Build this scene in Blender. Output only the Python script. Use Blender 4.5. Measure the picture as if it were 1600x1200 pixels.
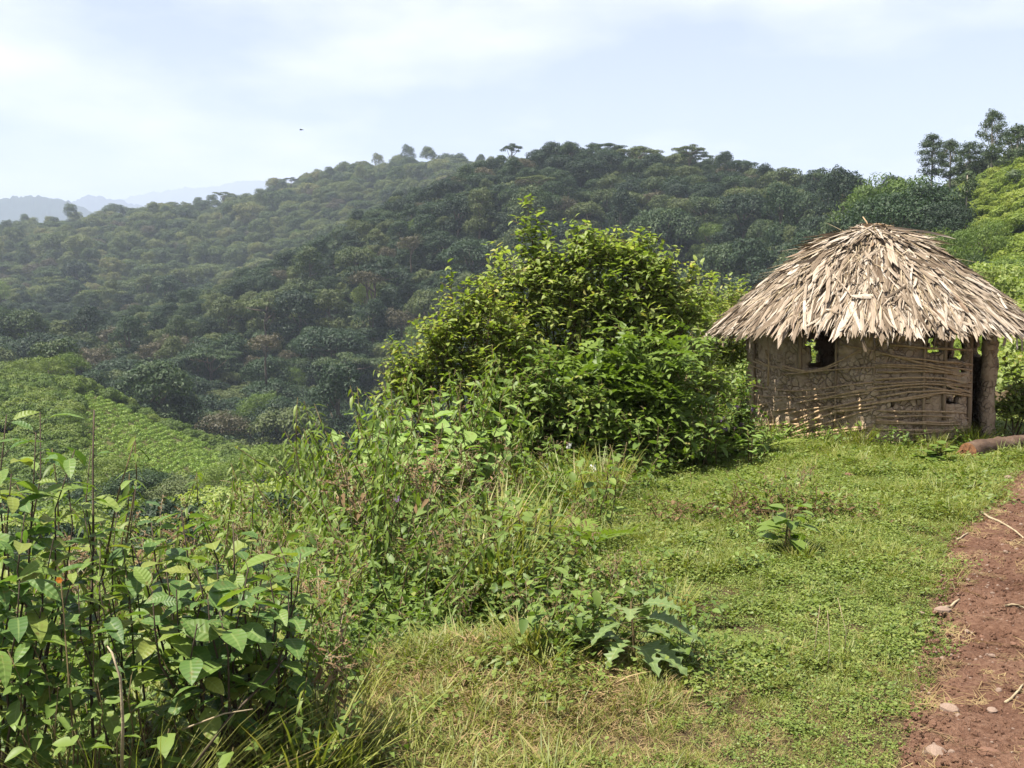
import bpy, math, random
import numpy as np
from mathutils import Vector, Matrix, Euler

for _o in list(bpy.data.objects):
    bpy.data.objects.remove(_o)
SC = bpy.context.scene
COL = SC.collection
R = math.radians

# ------------------------------------------------------------------ camera
EYE = 1.6
FPX, HOR = 1604.0, 500.0                    # focal length in photo pixels, height of the horizon line
PITCH = -math.atan((600 - HOR) / FPX)
cam_d = bpy.data.cameras.new('camera')
cam_d.sensor_width = 36.0
cam_d.lens = 36.0 * FPX / 1600.0
cam_d.clip_start = 0.05
cam_d.clip_end = 40000
cam = bpy.data.objects.new('camera', cam_d)
COL.objects.link(cam)
cam.location = (0, 0, EYE)
cam.rotation_euler = (math.pi / 2 + PITCH, 0, 0)
SC.camera = cam

# ------------------------------------------------------------------ sky, sun, exposure
SUN_EL, SUN_AZ = 64.0, -118.0                # azimuth from +Y towards +X
world = bpy.data.worlds.new('World')
SC.world = world
world.use_nodes = True
wt = world.node_tree
wt.nodes.clear()
w_out = wt.nodes.new('ShaderNodeOutputWorld')
w_bg = wt.nodes.new('ShaderNodeBackground')
w_bg.inputs['Strength'].default_value = 0.05
w_sky = wt.nodes.new('ShaderNodeTexSky')
w_sky.sky_type = 'NISHITA'
w_sky.sun_disc = False
w_sky.sun_elevation = R(SUN_EL)
w_sky.sun_rotation = R(SUN_AZ)
w_sky.altitude = 1200
w_sky.air_density = 1.0
w_sky.dust_density = 1.6
w_sky.ozone_density = 1.0
w_tc = wt.nodes.new('ShaderNodeTexCoord')
w_sep = wt.nodes.new('ShaderNodeSeparateXYZ')
wt.links.new(w_tc.outputs['Generated'], w_sep.inputs[0])
def wmath(op, a, b):
    n = wt.nodes.new('ShaderNodeMath'); n.operation = op
    for k, v in enumerate((a, b)):
        if v is None: continue
        if isinstance(v, (int, float)): n.inputs[k].default_value = v
        else: wt.links.new(v, n.inputs[k])
    return n.outputs[0]
w_z = wmath('ADD', wmath('MAXIMUM', w_sep.outputs['Z'], 0.0), 0.16)
w_cmb = wt.nodes.new('ShaderNodeCombineXYZ')
wt.links.new(wmath('DIVIDE', w_sep.outputs['X'], w_z), w_cmb.inputs[0])
wt.links.new(wmath('DIVIDE', w_sep.outputs['Y'], w_z), w_cmb.inputs[1])
w_n = wt.nodes.new('ShaderNodeTexNoise')
w_n.inputs['Scale'].default_value = 1.15
w_n.inputs['Detail'].default_value = 7.0
w_n.inputs['Roughness'].default_value = 0.52
w_map = wt.nodes.new('ShaderNodeMapping')
w_map.inputs['Location'].default_value = (3.1, 7.4, 0)
wt.links.new(w_cmb.outputs[0], w_map.inputs[0])
wt.links.new(w_map.outputs[0], w_n.inputs['Vector'])
w_rmp = wt.nodes.new('ShaderNodeValToRGB')
w_rmp.color_ramp.elements[0].position = 0.44
w_rmp.color_ramp.elements[0].color = (0.05, 0.05, 0.05, 1)
w_rmp.color_ramp.elements[1].position = 0.64
w_rmp.color_ramp.elements[1].color = (0.95, 0.95, 0.95, 1)
wt.links.new(w_n.outputs['Fac'], w_rmp.inputs[0])
w_mix = wt.nodes.new('ShaderNodeMixRGB')
w_mix.inputs[2].default_value = (10.5, 10.1, 10.1, 1)      # thin bright cloud
wt.links.new(w_rmp.outputs[0], w_mix.inputs[0])
wt.links.new(w_sky.outputs[0], w_mix.inputs[1])
wt.links.new(w_mix.outputs[0], w_bg.inputs[0])
wt.links.new(w_bg.outputs[0], w_out.inputs[0])

sun_d = bpy.data.lights.new('sun', 'SUN')
sun_d.energy = 5.0
sun_d.angle = R(0.6)
sun_d.color = (1.0, 0.94, 0.82)
sun = bpy.data.objects.new('sun', sun_d)
COL.objects.link(sun)
SUNV = Vector((math.cos(R(SUN_EL)) * math.sin(R(SUN_AZ)), math.cos(R(SUN_EL)) * math.cos(R(SUN_AZ)), math.sin(R(SUN_EL))))
sun.rotation_euler = SUNV.to_track_quat('Z', 'Y').to_euler()
sun.location = SUNV * 100

SC.view_settings.view_transform = 'Standard'
SC.view_settings.look = 'None'
SC.view_settings.exposure = 1.36
SC.view_settings.gamma = 1.0
SC.view_settings.use_curve_mapping = False
SC.render.engine = 'CYCLES'
cy = SC.cycles
cy.use_denoising = True
try:
    cy.denoiser = 'OPENIMAGEDENOISE'
    cy.denoising_input_passes = 'RGB_ALBEDO_NORMAL'
except Exception:
    pass
cy.max_bounces = 4
cy.diffuse_bounces = 2
cy.glossy_bounces = 2
cy.transmission_bounces = 3
cy.transparent_max_bounces = 4
cy.volume_bounces = 1
cy.sample_clamp_indirect = 6.0
cy.caustics_reflective = False
cy.caustics_refractive = False

# ------------------------------------------------------------------ helpers: pixels, noise
def at(px, py, d):
    """photo pixel + forward distance (metres along +Y) -> world point"""
    u, v = (px - 800) / FPX, (600 - py) / FPX
    c, s = math.cos(PITCH), math.sin(PITCH)
    dy = c - v * s
    dz = s + v * c
    k = d / dy
    return np.array([u * k, d, EYE + dz * k])

def px_of(p):
    c, s = math.cos(PITCH), math.sin(PITCH)
    p = np.asarray(p, float)
    x, y, z = p[..., 0], p[..., 1], p[..., 2] - EYE
    f = y * c + z * s
    up = -y * s + z * c
    return 800 + FPX * x / f, 600 - FPX * up / f

def vnoise(x, y, seed=0):
    x = np.asarray(x, float); y = np.asarray(y, float)
    xi, yi = np.floor(x), np.floor(y)
    xf, yf = x - xi, y - yi
    def h(a, b):
        n = np.sin(a * 127.1 + b * 311.7 + seed * 74.7) * 43758.5453
        return n - np.floor(n)
    sx, sy = xf * xf * (3 - 2 * xf), yf * yf * (3 - 2 * yf)
    a = h(xi, yi) * (1 - sx) + h(xi + 1, yi) * sx
    b = h(xi, yi + 1) * (1 - sx) + h(xi + 1, yi + 1) * sx
    return (a * (1 - sy) + b * sy) * 2 - 1

def fbm(x, y, seed=0, oct=4):
    s, a, t = 0, 1.0, 0
    for k in range(oct):
        s = s + a * vnoise(np.asarray(x) * 2 ** k, np.asarray(y) * 2 ** k, seed + k * 13)
        t += a; a *= 0.5
    return s / t

def sp(s, k):
    return k * np.logaddexp(0, np.asarray(s, float) / k)

def sstep(a, b, x):
    t = np.clip((np.asarray(x, float) - a) / (b - a), 0, 1)
    return t * t * (3 - 2 * t)

def norm(v):
    v = np.asarray(v, float)
    return v / np.maximum(np.linalg.norm(v, axis=-1, keepdims=True), 1e-9)

# ------------------------------------------------------------------ terrain
def edge_x(y):          # left rim of the lawn, where the bank begins to fall away
    return np.interp(y, [-8, 0, 3, 4.2, 5, 7, 9, 10.5, 12, 14, 18, 26, 40], [-3, -1.4, -0.95, -0.8, -0.5, -0.2, 0.4, 0.9, 1.5, 1.8, 2.6, 8, 20])
def road_x(y):          # left edge of the dirt track
    return np.interp(y, [-8, 0, 3.0, 3.67, 5.6, 7.3, 9, 10.9, 14, 20], [0.2, 0.75, 1.28, 1.5, 2.42, 3.22, 4.3, 5.45, 7.8, 13.5])

# knots: column px -> [(distance, y of bare ground)]
KN = {
 -500: [(40, 900), (100, 800), (165, 560), (240, 660), (420, 540), (600, 520), (1050, 420), (1400, 560)],
 0:    [(40, 900), (100, 800), (165, 592), (240, 670), (420, 540), (600, 500), (1050, 384), (1400, 560)],
 130:  [(40, 880), (100, 800), (165, 608), (240, 700), (420, 540), (600, 495), (1050, 372), (1400, 560)],
 250:  [(40, 860), (100, 800), (160, 668), (240, 720), (420, 520), (600, 490), (1050, 352), (1400, 540)],
 340:  [(40, 840), (100, 790), (160, 708), (240, 740), (420, 490), (600, 500), (1050, 347), (1400, 540)],
 450:  [(40, 820), (100, 780), (160, 745), (240, 740), (420, 440), (600, 480), (1050, 319), (1400, 540)],
 560:  [(40, 810), (100, 770), (160, 745), (240, 730), (420, 388), (600, 430), (1050, 288), (1400, 540)],
 640:  [(40, 800), (100, 760), (160, 740), (240, 720), (420, 345), (600, 395), (1050, 288), (1400, 540)],
 700:  [(40, 800), (100, 760), (160, 735), (240, 710), (420, 318), (600, 370), (1050, 286), (1400, 540)],
 790:  [(40, 800), (100, 760), (160, 730), (240, 700), (420, 288), (600, 340), (1050, 300), (1400, 540)],
 880:  [(40, 800), (100, 760), (160, 725), (240, 690), (420, 276), (600, 330), (1050, 330), (1400, 540)],
 1000: [(40, 790), (95, 750), (155, 710), (235, 660), (415, 290), (600, 350), (1050, 360), (1400, 540)],
 1090: [(38, 760), (85, 720), (150, 680), (225, 630), (405, 292), (600, 350), (1050, 360), (1400, 540)],
 1200: [(36, 700), (75, 670), (135, 640), (200, 590), (380, 318), (500, 370), (1050, 380), (1400, 540)],
 1300: [(34, 640), (62, 610), (105, 590), (165, 550), (320, 340), (450, 400), (1050, 400), (1400, 540)],
 1370: [(32, 600), (54, 580), (85, 560), (130, 530), (250, 372), (400, 430), (1050, 420), (1400, 540)],
 1430: [(30, 580), (46, 560), (72, 540), (110, 505), (205, 345), (380, 400), (1050, 420), (1400, 540)],
 1510: [(28, 572), (41, 548), (62, 520), (92, 465), (185, 300), (360, 360), (1050, 400), (1400, 540)],
 1600: [(26, 566), (38, 535), (56, 500), (82, 430), (170, 255), (340, 340), (1050, 400), (1400, 540)],
 1900: [(26, 540), (38, 500), (56, 430), (82, 340), (170, 150), (340, 260), (1050, 400), (1400, 540)],
 2600: [(26, 520), (38, 470), (56, 400), (82, 300), (170, 100), (340, 230), (1050, 400), (1400, 540)],
}
_kp = np.array(sorted(KN))
_kr = np.array([[k[0] for k in KN[p]] for p in _kp], float)
_kz = np.array([[EYE + k[0] * (HOR - k[1]) / FPX for k in KN[p]] for p in _kp], float)

def z_far(x, y):
    x = np.asarray(x, float); y = np.asarray(y, float)
    yy = np.maximum(y, 0.3 * np.hypot(x, y) + 0.01)
    px = 800 + FPX * x / yy
    d = np.hypot(x, y) / np.sqrt(1 + ((px - 800) / FPX) ** 2)      # forward distance
    nk = _kr.shape[1]
    rr = np.stack([np.interp(px, _kp, _kr[:, k]) for k in range(nk)])
    zz = np.stack([np.interp(px, _kp, _kz[:, k]) for k in range(nk)])
    ld, lr = np.log(np.maximum(d, 1)), np.log(rr)
    out = zz[0] + 0 * ld
    for k in range(nk - 1):
        t = np.clip((ld - lr[k]) / (lr[k + 1] - lr[k]), 0, 1)
        e = t * t * (3 - 2 * t) * 0.55 + t * 0.45
        m = ld >= lr[k]
        out = np.where(m, zz[k] + (zz[k + 1] - zz[k]) * e, out)
    out = out - np.maximum(d - 1400, 0) * 0.05
    return out + fbm(x / 60, y / 60, 5) * np.clip(d / 60, 0, 4)

def z_near(x, y):
    x = np.asarray(x, float); y = np.asarray(y, float)
    s = edge_x(y) - x
    z = -0.27 * sp(s, 0.25) - 0.45 * sp(s - 1.9, 0.4)
    yb = np.interp(x, [-20, 4, 7, 9, 14], [16.5, 17.5, 19, 40, 60])
    z = z - 0.5 * sp(y - yb, 0.5)
    z = z + 0.045 * fbm(x * 0.9, y * 0.9, 3) + 0.016 * fbm(x * 5, y * 5, 8)
    z = z + 0.12 * sstep(4.95, 4.55, y) * sstep(2.6, 4.1, y) * np.exp(-((x + 0.05) / 0.85) ** 4)
    z = z - 0.30 * np.exp(-((x - 0.05) / 0.85) ** 2 - ((y - 5.35) / 0.36) ** 2)
    z = z + 0.07 * sstep(0.4, 3.0, x - road_x(y) - 1.6)
    return z

def Z(x, y):
    r = np.hypot(x, y)
    w = sstep(17, 27, r)
    return z_near(x, y) * (1 - w) + z_far(x, y) * w

def ground_at(px, py, d0=2.5, d1=30):
    prev = d0
    for d in np.arange(d0, d1, 0.03):
        p = at(px, py, d)
        if p[2] <= float(Z(p[0], p[1])):
            return np.array([p[0], p[1], float(Z(p[0], p[1]))])
    p = at(px, py, d1); p[2] = float(Z(p[0], p[1]))
    return p

# ------------------------------------------------------------------ helpers: materials
def rgb(*c):
    return tuple(c) + (1.0,)

class NT:
    def __init__(s, name):
        s.m = bpy.data.materials.new(name); s.m.use_nodes = True
        s.t = s.m.node_tree; s.t.nodes.clear()
        s.out = s.n('ShaderNodeOutputMaterial')
    def n(s, k, **kw):
        nd = s.t.nodes.new(k)
        for a, b in kw.items(): setattr(nd, a, b)
        return nd
    def l(s, a, b): s.t.links.new(a, b)
    def val(s, sock, v):
        if hasattr(v, 'is_output'): s.l(v, sock)
        else: sock.default_value = v
    def math(s, op, a, b=0.0, clamp=False):
        n = s.n('ShaderNodeMath', operation=op); n.use_clamp = clamp
        s.val(n.inputs[0], a); s.val(n.inputs[1], b)
        return n.outputs[0]
    def ramp(s, f, stops):
        n = s.n('ShaderNodeValToRGB')
        e = n.color_ramp.elements
        while len(e) < len(stops): e.new(0.5)
        for k, (p, c) in enumerate(stops):
            e[k].position = p; e[k].color = rgb(*c)
        s.l(f, n.inputs[0])
        return n.outputs[0]
    def noise(s, scale, detail=4, rough=0.55, vec=None, dist=0.0):
        n = s.n('ShaderNodeTexNoise')
        n.inputs['Scale'].default_value = scale; n.inputs['Detail'].default_value = detail
        n.inputs['Roughness'].default_value = rough; n.inputs['Distortion'].default_value = dist
        if vec is not None: s.l(vec, n.inputs['Vector'])
        return n.outputs['Fac']
    def mix(s, f, a, b, mode='MIX'):
        n = s.n('ShaderNodeMixRGB', blend_type=mode)
        s.val(n.inputs[0], f); s.val(n.inputs[1], a); s.val(n.inputs[2], b)
        return n.outputs[0]
    def attr(s, name):
        return s.n('ShaderNodeAttribute', attribute_name=name).outputs['Fac']
    def objrand(s):
        return s.n('ShaderNodeObjectInfo').outputs['Random']
    def pos(s):
        return s.n('ShaderNodeNewGeometry').outputs['Position']
    def obj(s):
        return s.n('ShaderNodeTexCoord').outputs['Object']
    def bump(s, h, strength=0.5, dist=0.02):
        n = s.n('ShaderNodeBump')
        n.inputs['Strength'].default_value = strength; n.inputs['Distance'].default_value = dist
        s.l(h, n.inputs['Height'])
        return n.outputs[0]
    def principled(s, col, rough=0.8, spec=0.3, normal=None):
        b = s.n('ShaderNodeBsdfPrincipled')
        s.val(b.inputs['Base Color'], col); s.val(b.inputs['Roughness'], rough)
        b.inputs['Specular IOR Level'].default_value = spec
        if normal is not None: s.l(normal, b.inputs['Normal'])
        return b.outputs[0]
    def finish(s, sh):
        s.l(sh, s.out.inputs['Surface']); return s.m

def leaf_mat(name, stops, objw=0.35, transl=0.35, rough=0.5, spec=0.35, rib=False, gloss_noise=False):
    t = NT(name)
    f = t.math('ADD', t.math('MULTIPLY', t.attr('tint'), 1 - objw), t.math('MULTIPLY', t.objrand(), objw))
    c = t.ramp(f, stops)
    nz = t.noise(2.2, 3, vec=t.pos())
    c = t.mix(t.math('MULTIPLY', nz, 0.35), c, t.mix(1.0, c, rgb(0.55, 0.62, 0.5), 'MULTIPLY'))
    if rib:
        m = t.math('SUBTRACT', 1.0, t.math('MULTIPLY', t.attr('mid'), 7.0), clamp=True)
        c = t.mix(t.math('MULTIPLY', m, 0.45), c, rgb(0.28, 0.34, 0.12))
    nrm = None
    if rib:
        sp0 = t.math('MULTIPLY', t.math('SUBTRACT', t.noise(34, 3, .6, t.pos()), .60, clamp=True), 9.0, clamp=True)
        c = t.mix(t.math('MULTIPLY', sp0, .6), c, rgb(.17, .11, .04))
        wv = t.math('SINE', t.math('MULTIPLY', t.attr('lv'), 46.0))
        c = t.mix(t.math('MULTIPLY', t.math('SUBTRACT', wv, .55, clamp=True), .22), c, rgb(0.24, 0.30, 0.11))
        nrm = t.bump(t.math('ADD', wv, t.noise(60, 3, .6, t.pos())), .25, .003)
    b = t.principled(c, rough, spec, nrm)
    tr = t.n('ShaderNodeBsdfTranslucent')
    tc = t.mix(1.0, c, rgb(1.25, 1.35, 0.55), 'MULTIPLY')
    t.l(tc, tr.inputs['Color'])
    mx = t.n('ShaderNodeMixShader'); mx.inputs[0].default_value = transl
    t.l(b, mx.inputs[1]); t.l(tr.outputs[0], mx.inputs[2])
    return t.finish(mx.outputs[0])

M = {}
G = lambda r, g, b: (r, g, b)
M['forest'] = leaf_mat('forest_foliage', [(0.0, G(0.014, 0.030, 0.013)), (0.25, G(0.020, 0.042, 0.017)), (0.5, G(0.031, 0.061, 0.022)), (0.68, G(0.052, 0.082, 0.026)), (0.82, G(0.09, 0.11, 0.034)), (0.93, G(0.115, 0.15, 0.05)), (1.0, G(0.12, 0.095, 0.05))], objw=0.78, transl=0.22, rough=0.6)  # leaf colour darkened to put the front hillside's shade into it
M['forest_far'] = leaf_mat('lit_forest_foliage', [(0.0, G(0.035, 0.062, 0.02)), (0.3, G(0.055, 0.09, 0.026)), (0.6, G(0.095, 0.125, 0.034)), (0.85, G(0.15, 0.17, 0.05)), (1.0, G(0.19, 0.14, 0.07))], objw=0.78, transl=0.22, rough=0.6)  # lighter tone of the same trees; sunlight on the back ridge is painted in
M['forest_light'] = leaf_mat('bright_tree_foliage', [(0.0, G(0.065, 0.11, 0.022)), (0.5, G(0.115, 0.17, 0.032)), (1.0, G(0.19, 0.23, 0.05))], objw=0.6, transl=0.3, rough=0.6)
M['lime'] = leaf_mat('yellow_green_scrub', [(0.0, G(0.10, 0.15, 0.02)), (0.5, G(0.18, 0.235, 0.03)), (1.0, G(0.26, 0.29, 0.05))], objw=0.6, transl=0.35, rough=0.6)  # bright yellow-green leaf colour of the right-hand hillside scrub
M['forest_brown'] = leaf_mat('dry_tree_foliage', [(0.0, G(0.06, 0.055, 0.03)), (0.5, G(0.085, 0.075, 0.04)), (1.0, G(0.12, 0.10, 0.06))], objw=0.5, transl=0.2)
M['euca'] = leaf_mat('eucalyptus_foliage', [(0.0, G(0.035, 0.06, 0.025)), (0.6, G(0.06, 0.09, 0.035)), (1.0, G(0.10, 0.13, 0.05))], transl=0.25)
M['tea'] = leaf_mat('tea_foliage', [(0.0, G(0.11, 0.18, 0.025)), (0.5, G(0.17, 0.26, 0.035)), (1.0, G(0.24, 0.32, 0.06))], objw=0.5, transl=0.25)
M['shrub'] = leaf_mat('shrub_leaf', [(0.0, G(0.105, 0.155, 0.035)), (0.4, G(0.20, 0.26, 0.065)), (0.75, G(0.29, 0.34, 0.10)), (0.93, G(0.39, 0.41, 0.15)), (1.0, G(0.38, 0.26, 0.10))], objw=0.12, transl=0.45)
M['shrub_yellow'] = leaf_mat('yellowish_shrub_leaf', [(0.0, G(0.12, 0.17, 0.03)), (0.5, G(0.22, 0.28, 0.055)), (0.85, G(0.34, 0.36, 0.09)), (1.0, G(0.38, 0.25, 0.08))], objw=0.12, transl=0.45)
M['shrub_pale'] = leaf_mat('pale_broad_leaf', [(0.0, G(0.13, 0.21, 0.05)), (0.6, G(0.21, 0.31, 0.08)), (1.0, G(0.30, 0.38, 0.11))], objw=0.6, transl=0.35, rough=0.55, rib=True)
M['big_leaf'] = leaf_mat('glossy_broad_leaf', [(0.0, G(0.055, 0.11, 0.035)), (0.4, G(0.10, 0.175, 0.045)), (0.75, G(0.17, 0.24, 0.05)), (0.94, G(0.24, 0.25, 0.06)), (1.0, G(0.28, 0.18, 0.06))], objw=0.85, transl=0.36, rough=0.5, spec=0.3, rib=True)
M['weed'] = leaf_mat('weed_leaf', [(0.0, G(0.065, 0.115, 0.025)), (0.45, G(0.13, 0.195, 0.042)), (0.8, G(0.20, 0.265, 0.065)), (0.95, G(0.29, 0.29, 0.09)), (1.0, G(0.30, 0.18, 0.07))], objw=0.3, transl=0.38)
M['weed_yellow'] = leaf_mat('yellow_weed_leaf', [(0.0, G(0.075, 0.125, 0.02)), (0.5, G(0.13, 0.19, 0.03)), (0.9, G(0.2, 0.24, 0.045)), (1.0, G(0.26, 0.19, 0.05))], objw=0.3, transl=0.4)
M['fern'] = leaf_mat('fern_frond', [(0.0, G(0.11, 0.17, 0.03)), (0.7, G(0.19, 0.26, 0.05)), (1.0, G(0.27, 0.29, 0.07))], objw=0.4, transl=0.35)
M['thistle'] = leaf_mat('thistle_leaf', [(0.0, G(0.09, 0.14, 0.05)), (0.6, G(0.15, 0.21, 0.075)), (1.0, G(0.21, 0.25, 0.10))], objw=0.6, transl=0.3, rib=True)
M['grass'] = leaf_mat('grass_blade', [(0.0, G(0.10, 0.13, 0.026)), (0.45, G(0.185, 0.21, 0.045)), (0.8, G(0.285, 0.275, 0.08)), (1.0, G(0.36, 0.27, 0.13))], objw=0.35, transl=0.35)
M['cover'] = leaf_mat('ground_cover_leaf', [(0.0, G(0.075, 0.12, 0.024)), (0.5, G(0.15, 0.20, 0.04)), (0.9, G(0.24, 0.275, 0.07)), (1.0, G(0.31, 0.26, 0.10))], objw=0.35, transl=0.35)
M['straw'] = leaf_mat('dry_grass_blade', [(0.0, G(0.16, 0.10, 0.05)), (0.5, G(0.27, 0.19, 0.10)), (1.0, G(0.38, 0.29, 0.16))], objw=0.4, transl=0.2, rough=0.8, spec=0.15)
M['dead'] = leaf_mat('withered_leaf', [(0.0, G(0.07, 0.045, 0.025)), (0.5, G(0.14, 0.088, 0.045)), (1.0, G(0.23, 0.155, 0.085))], objw=0.4, transl=0.15, rough=0.8, spec=0.15)
M['flower'] = leaf_mat('purple_petal', [(0.0, G(0.35, 0.2, 0.5)), (1.0, G(0.5, 0.34, 0.62))], transl=0.3)
M['orange'] = leaf_mat('orange_leaf', [(0.0, G(0.55, 0.14, 0.02)), (1.0, G(0.7, 0.28, 0.04))], transl=0.3)

def simple_mat(name, c1, c2, scale=8, rough=0.85, bump=0.4, bdist=0.02, spec=0.2, coords='obj', stretch=None):
    t = NT(name)
    v = t.obj() if coords == 'obj' else t.pos()
    if stretch:
        mp = t.n('ShaderNodeMapping'); mp.inputs['Scale'].default_value = stretch
        t.l(v, mp.inputs[0]); v = mp.outputs[0]
    n = t.noise(scale, 6, 0.6, v)
    c = t.ramp(n, [(0.3, c1), (0.7, c2)])
    c = t.mix(t.math('MULTIPLY', t.objrand(), 0.35), c, t.mix(1.0, c, rgb(0.6, 0.6, 0.6), 'MULTIPLY'))
    return t.finish(t.principled(c, rough, spec, t.bump(n, bump, bdist)))

M['bark'] = simple_mat('bark', (0.07, 0.055, 0.04), (0.16, 0.13, 0.10), 6, bdist=0.05)
M['pale_bark'] = simple_mat('pale_bark', (0.22, 0.19, 0.15), (0.38, 0.34, 0.28), 4, bdist=0.05)
M['stem'] = simple_mat('plant_stem', (0.07, 0.05, 0.025), (0.14, 0.11, 0.05), 14)
M['dark_stem'] = simple_mat('dark_shrub_stem', (0.04, 0.028, 0.02), (0.10, 0.075, 0.055), 14)
M['dry_stem'] = simple_mat('dry_stem', (0.22, 0.17, 0.11), (0.40, 0.33, 0.22), 20)
M['stone'] = simple_mat('reddish_stone', (0.11, 0.055, 0.036), (0.22, 0.125, 0.085), 14, bdist=0.01)
M['grey_stone'] = simple_mat('grey_stone', (0.15, 0.10, 0.08), (0.30, 0.22, 0.17), 14, bdist=0.01)
M['stick'] = simple_mat('wattle_stick', (0.30, 0.20, 0.115), (0.52, 0.38, 0.235), 30, stretch=(1, 1, 0.2))
M['pole'] = simple_mat('wall_pole', (0.19, 0.135, 0.085), (0.34, 0.25, 0.16), 18, stretch=(1, 1, 0.2))
M['white'] = simple_mat('white_scrap', (0.72, 0.70, 0.70), (0.85, 0.83, 0.82), 12, rough=0.5)
M['bird'] = simple_mat('dark_feather', (0.02, 0.02, 0.02), (0.05, 0.045, 0.04), 12)

def thatch_mat():
    t = NT('dry_banana_bark')
    f = t.n('ShaderNodeMath', operation='FRACT')
    t.l(t.math('ADD', t.attr('tint'), t.objrand()), f.inputs[0])
    c = t.ramp(f.outputs[0], [(0.0, G(0.12, 0.088, 0.06)), (0.22, G(0.25, 0.20, 0.15)), (0.45, G(0.37, 0.305, 0.24)), (0.70, G(0.48, 0.415, 0.34)), (0.92, G(0.62, 0.565, 0.50)), (1.0, G(0.25, 0.17, 0.11))])
    mp = t.n('ShaderNodeMapping'); mp.inputs['Scale'].default_value = (60, 60, 60)
    at_ = t.n('ShaderNodeAttribute', attribute_name='strip')
    mp.inputs['Scale'].default_value = (14, 1.6, 1)
    t.l(at_.outputs['Vector'], mp.inputs[0])
    n = t.noise(2.2, 5, 0.65, mp.outputs[0])
    n2 = t.noise(7, 4, 0.6, t.pos())
    c = t.mix(t.math('MULTIPLY', t.math('SUBTRACT', n, 0.40, clamp=True), 4.5, clamp=True), c, t.mix(1.0, c, rgb(0.36, 0.29, 0.23), 'MULTIPLY'))
    c = t.mix(t.math('MULTIPLY', t.math('SUBTRACT', n2, 0.55, clamp=True), 2.5, clamp=True), c, rgb(0.20, 0.145, 0.10))
    return t.finish(t.principled(c, 0.8, 0.2, t.bump(n, 0.6, 0.012)))
M['thatch'] = thatch_mat()
M['thatch_grey'] = leaf_mat('grey_grass_thatch', [(0.0, G(0.10, 0.08, 0.06)), (0.5, G(0.20, 0.165, 0.135)), (1.0, G(0.33, 0.28, 0.235))], transl=0.1, rough=0.9, spec=0.1)
M['straw_thatch'] = leaf_mat('thatch_fibre', [(0.0, G(0.12, 0.085, 0.05)), (0.5, G(0.34, 0.26, 0.17)), (1.0, G(0.56, 0.46, 0.34))], objw=0, transl=0.1, rough=0.9, spec=0.1)
M['thatch_under'] = simple_mat('thatch_underside', (0.07, 0.05, 0.035), (0.15, 0.11, 0.075), 22)

def mud_mat():
    t = NT('daub_mud')
    n = t.noise(9, 7, 0.62, t.obj()); n2 = t.noise(46, 5, 0.6, t.obj()); n3 = t.noise(1.6, 3, 0.5, t.obj())
    c = t.ramp(n, [(0.28, G(0.27, 0.195, 0.135)), (0.55, G(0.42, 0.325, 0.235)), (0.78, G(0.53, 0.43, 0.33))])
    c = t.mix(t.math('MULTIPLY', n3, 0.5), c, rgb(0.44, 0.31, 0.19))
    wv = t.n('ShaderNodeMixRGB', blend_type='ADD'); wv.inputs[0].default_value = 0.10
    nn = t.n('ShaderNodeTexNoise'); nn.inputs['Scale'].default_value = 7; t.l(t.obj(), nn.inputs['Vector'])
    t.l(t.obj(), wv.inputs[1]); t.l(nn.outputs['Color'], wv.inputs[2])
    vo = t.n('ShaderNodeTexVoronoi', feature='DISTANCE_TO_EDGE'); vo.inputs['Scale'].default_value = 13; t.l(wv.outputs[0], vo.inputs['Vector'])
    ck = t.math('ADD', t.math('MULTIPLY', vo.outputs['Distance'], 7.0), t.math('MULTIPLY', t.math('SUBTRACT', t.noise(3.5, 3, .5, t.obj()), .42, clamp=True), 5.0), clamp=True)
    c = t.mix(t.math('MULTIPLY', t.math('SUBTRACT', 1.0, ck), 0.3), c, rgb(0.09, 0.06, 0.04))
    h = t.math('ADD', t.math('ADD', t.math('MULTIPLY', n, 1.0), t.math('MULTIPLY', n2, 0.35)), t.math('MULTIPLY', ck, 0.8))
    return t.finish(t.principled(c, 0.95, 0.1, t.bump(h, 0.9, 0.04)))
M['mud'] = mud_mat()

def dirt_mat(name, stops, sc=1.0):
    t = NT(name)
    p = t.pos()
    n = t.noise(1.4 * sc, 8, 0.65, p); n2 = t.noise(38 * sc, 5, 0.65, p)
    f = t.math('ADD', t.math('MULTIPLY', n, 0.5), t.math('MULTIPLY', n2, 0.5))
    c = t.ramp(f, stops)
    n3 = t.noise(150 * sc, 3, 0.6, p)
    return t.finish(t.principled(c, 0.95, 0.12, t.bump(t.math('ADD', n2, t.math('MULTIPLY', n3, .6)), 1.0, 0.025)))
M['dirt'] = dirt_mat('red_dirt', [(0.30, G(0.055, 0.028, 0.018)), (0.46, G(0.12, 0.062, 0.04)), (0.58, G(0.185, 0.105, 0.070)), (0.72, G(0.27, 0.18, 0.125))])
M['soil'] = dirt_mat('brown_soil', [(0.32, G(0.04, 0.028, 0.016)), (0.5, G(0.085, 0.06, 0.032)), (0.7, G(0.14, 0.10, 0.055))])
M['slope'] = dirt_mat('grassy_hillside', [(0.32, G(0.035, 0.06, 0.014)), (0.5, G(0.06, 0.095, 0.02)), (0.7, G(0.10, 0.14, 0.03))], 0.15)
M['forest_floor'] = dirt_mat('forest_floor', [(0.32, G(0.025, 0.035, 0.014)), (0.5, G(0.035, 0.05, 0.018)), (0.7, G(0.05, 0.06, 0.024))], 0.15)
M['tea_soil'] = dirt_mat('tea_field_soil', [(0.32, G(0.05, 0.055, 0.02)), (0.5, G(0.085, 0.08, 0.03)), (0.7, G(0.09, 0.12, 0.03))], 0.3)
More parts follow.
